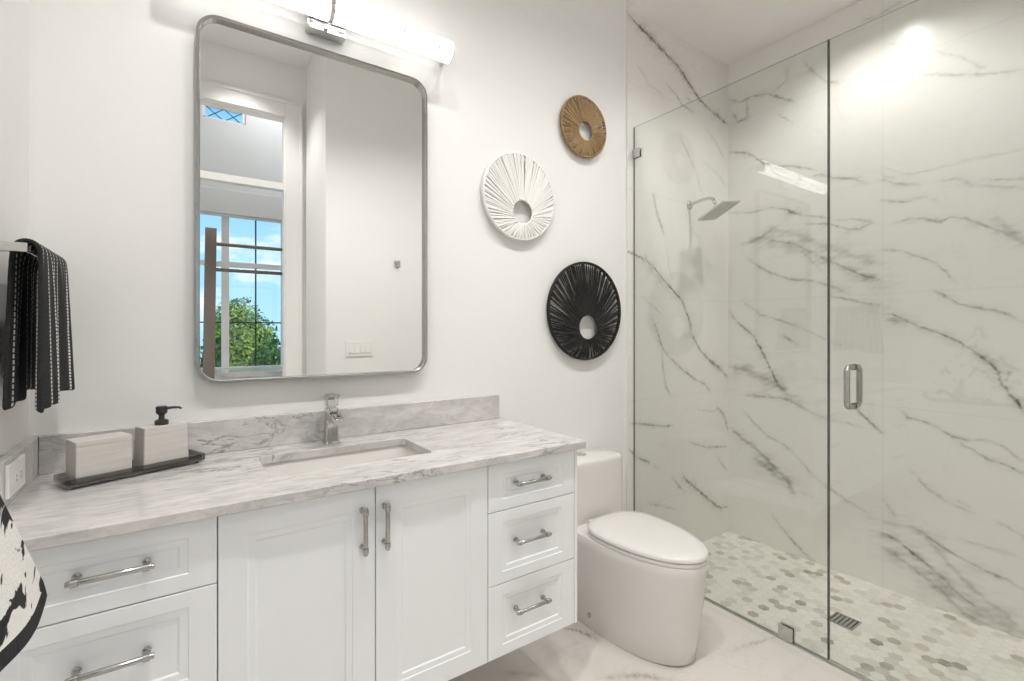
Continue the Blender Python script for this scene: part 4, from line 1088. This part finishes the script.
obj('rail', beam((0.178, -3.14, 0.002), (0.215, -3.30, 2.24), 0.044, 0.03), WOOD_GREY, ld_, bevel=0.003)
obj('rail', beam((0.985, -3.14, 0.002), (0.985, -3.30, 2.24), 0.030, 0.03), WOOD_GREY, ld_, bevel=0.003)
for z in (2.10, 1.865, 0.55):
    y = -3.14 - 0.16 * z / 2.24
    bm = new_bm(); add_tube(bm, [(0.222 - 0.012 * (2.24 - z), y, z), (0.957, y, z)], 0.016, 12); obj('rung', bm, WOOD_GREY, ld_, smooth=50)
sh_ = thing('roller_shade', 'pale grey rolled-up window shade, seen in the mirror', 'window shade', (0.33, WY, 2.7))
bm = new_bm(); add_box(bm, (-0.30, WY + 0.001, 2.54), (1.0, WY + 0.07, 2.80)); obj('cassette', bm, painted('shade_cloth', (0.70, 0.70, 0.71), 0.7, 0.02, 40), sh_, bevel=0.008)
box_obj('bottom_bar', (-0.29, WY + 0.02, 2.515), (0.99, WY + 0.045, 2.54), TRIM_WHITE, sh_, 0.003)

LEAF = node_mat('shrub_leaf'); t = NT(LEAF)
oi = t.n('ShaderNodeAttribute', attribute_name='leaf').outputs['Fac']
t.bsdf(base=t.mix(oi, rgb(0.05, 0.14, 0.02), rgb(0.30, 0.46, 0.07)), rough=0.5)
TWIG = painted('shrub_twig', (0.10, 0.075, 0.05), 0.8, 0.2, 40)
def shrub(label, x, y, z0, r, h, seed, leaf=0.06, n=2600):
    rng = random.Random(seed)
    s = thing('garden_shrub', label, 'shrub', (x, y, z0), 'shrubs outside the window')
    bm = new_bm(); lay = bm.verts.layers.float.new('leaf')
    for i in range(n):
        while True:
            v = Vector((rng.uniform(-1, 1), rng.uniform(-1, 1), rng.uniform(-1, 1)))
            if 0.25 < v.length < 1.0: break
        bumpy = 1 + 0.16 * math.sin(5 * v.x + seed) * math.sin(4.3 * v.z + 2 * seed) + 0.1 * math.sin(9 * v.y + seed)
        c = Vector((x + v.x * r * bumpy, y + v.y * r * bumpy, z0 + h * 0.52 + v.z * h * 0.5 * bumpy))
        d = (v + Vector((rng.uniform(-1, 1), rng.uniform(-1, 1), rng.uniform(-0.6, 1)))).normalized()
        a = d.orthogonal().normalized(); a = Matrix.Rotation(rng.uniform(0, 6.28), 3, d) @ a; b = d.cross(a)
        l, w = leaf * rng.uniform(0.7, 1.3), leaf * 0.42
        vs = [bm.verts.new(c + a * l), bm.verts.new(c + b * w + d * 0.01), bm.verts.new(c - a * l), bm.verts.new(c - b * w + d * 0.01)]
        g = rng.random()
        for q in vs: q[lay] = g
        bm.faces.new(vs)
    obj('foliage', bm, LEAF, s, recalc=False)
    bm = new_bm()
    for k in range(7):
        a = 2 * math.pi * k / 7
        add_tube(bm, [(x + 0.04 * math.cos(a), y + 0.04 * math.sin(a), z0), (x + 0.35 * r * math.cos(a), y + 0.35 * r * math.sin(a), z0 + h * 0.4), (x + 0.7 * r * math.cos(a), y + 0.7 * r * math.sin(a), z0 + h * 0.75)], [0.03, 0.018, 0.006], 6)
    obj('stem', bm, TWIG, s)
shrub('bright green shrub nearest the window, seen in the mirror', 1.05, -5.55, -0.25, 0.48, 1.32, 2, 0.04, 6500)
shrub('tall dark green shrub behind the low bright one, seen in the mirror', 2.45, -7.9, -0.25, 0.80, 2.25, 5, 0.05, 9000)
shrub('green shrub at the left of the window view, half behind the ladder', -0.75, -7.4, -0.25, 0.62, 1.75, 7, 0.05, 5000)
shrub('mid-height dense shrub just right of the ladder in the window view', 0.85, -8.0, -0.25, 0.60, 2.05, 9, 0.05, 8500)
GRASS = painted('garden_grass', (0.10, 0.17, 0.04), 0.9, 0.3, 14)
sbox('ground', (-6, -12, -0.35), (8, -4.25, -0.25), GRASS)
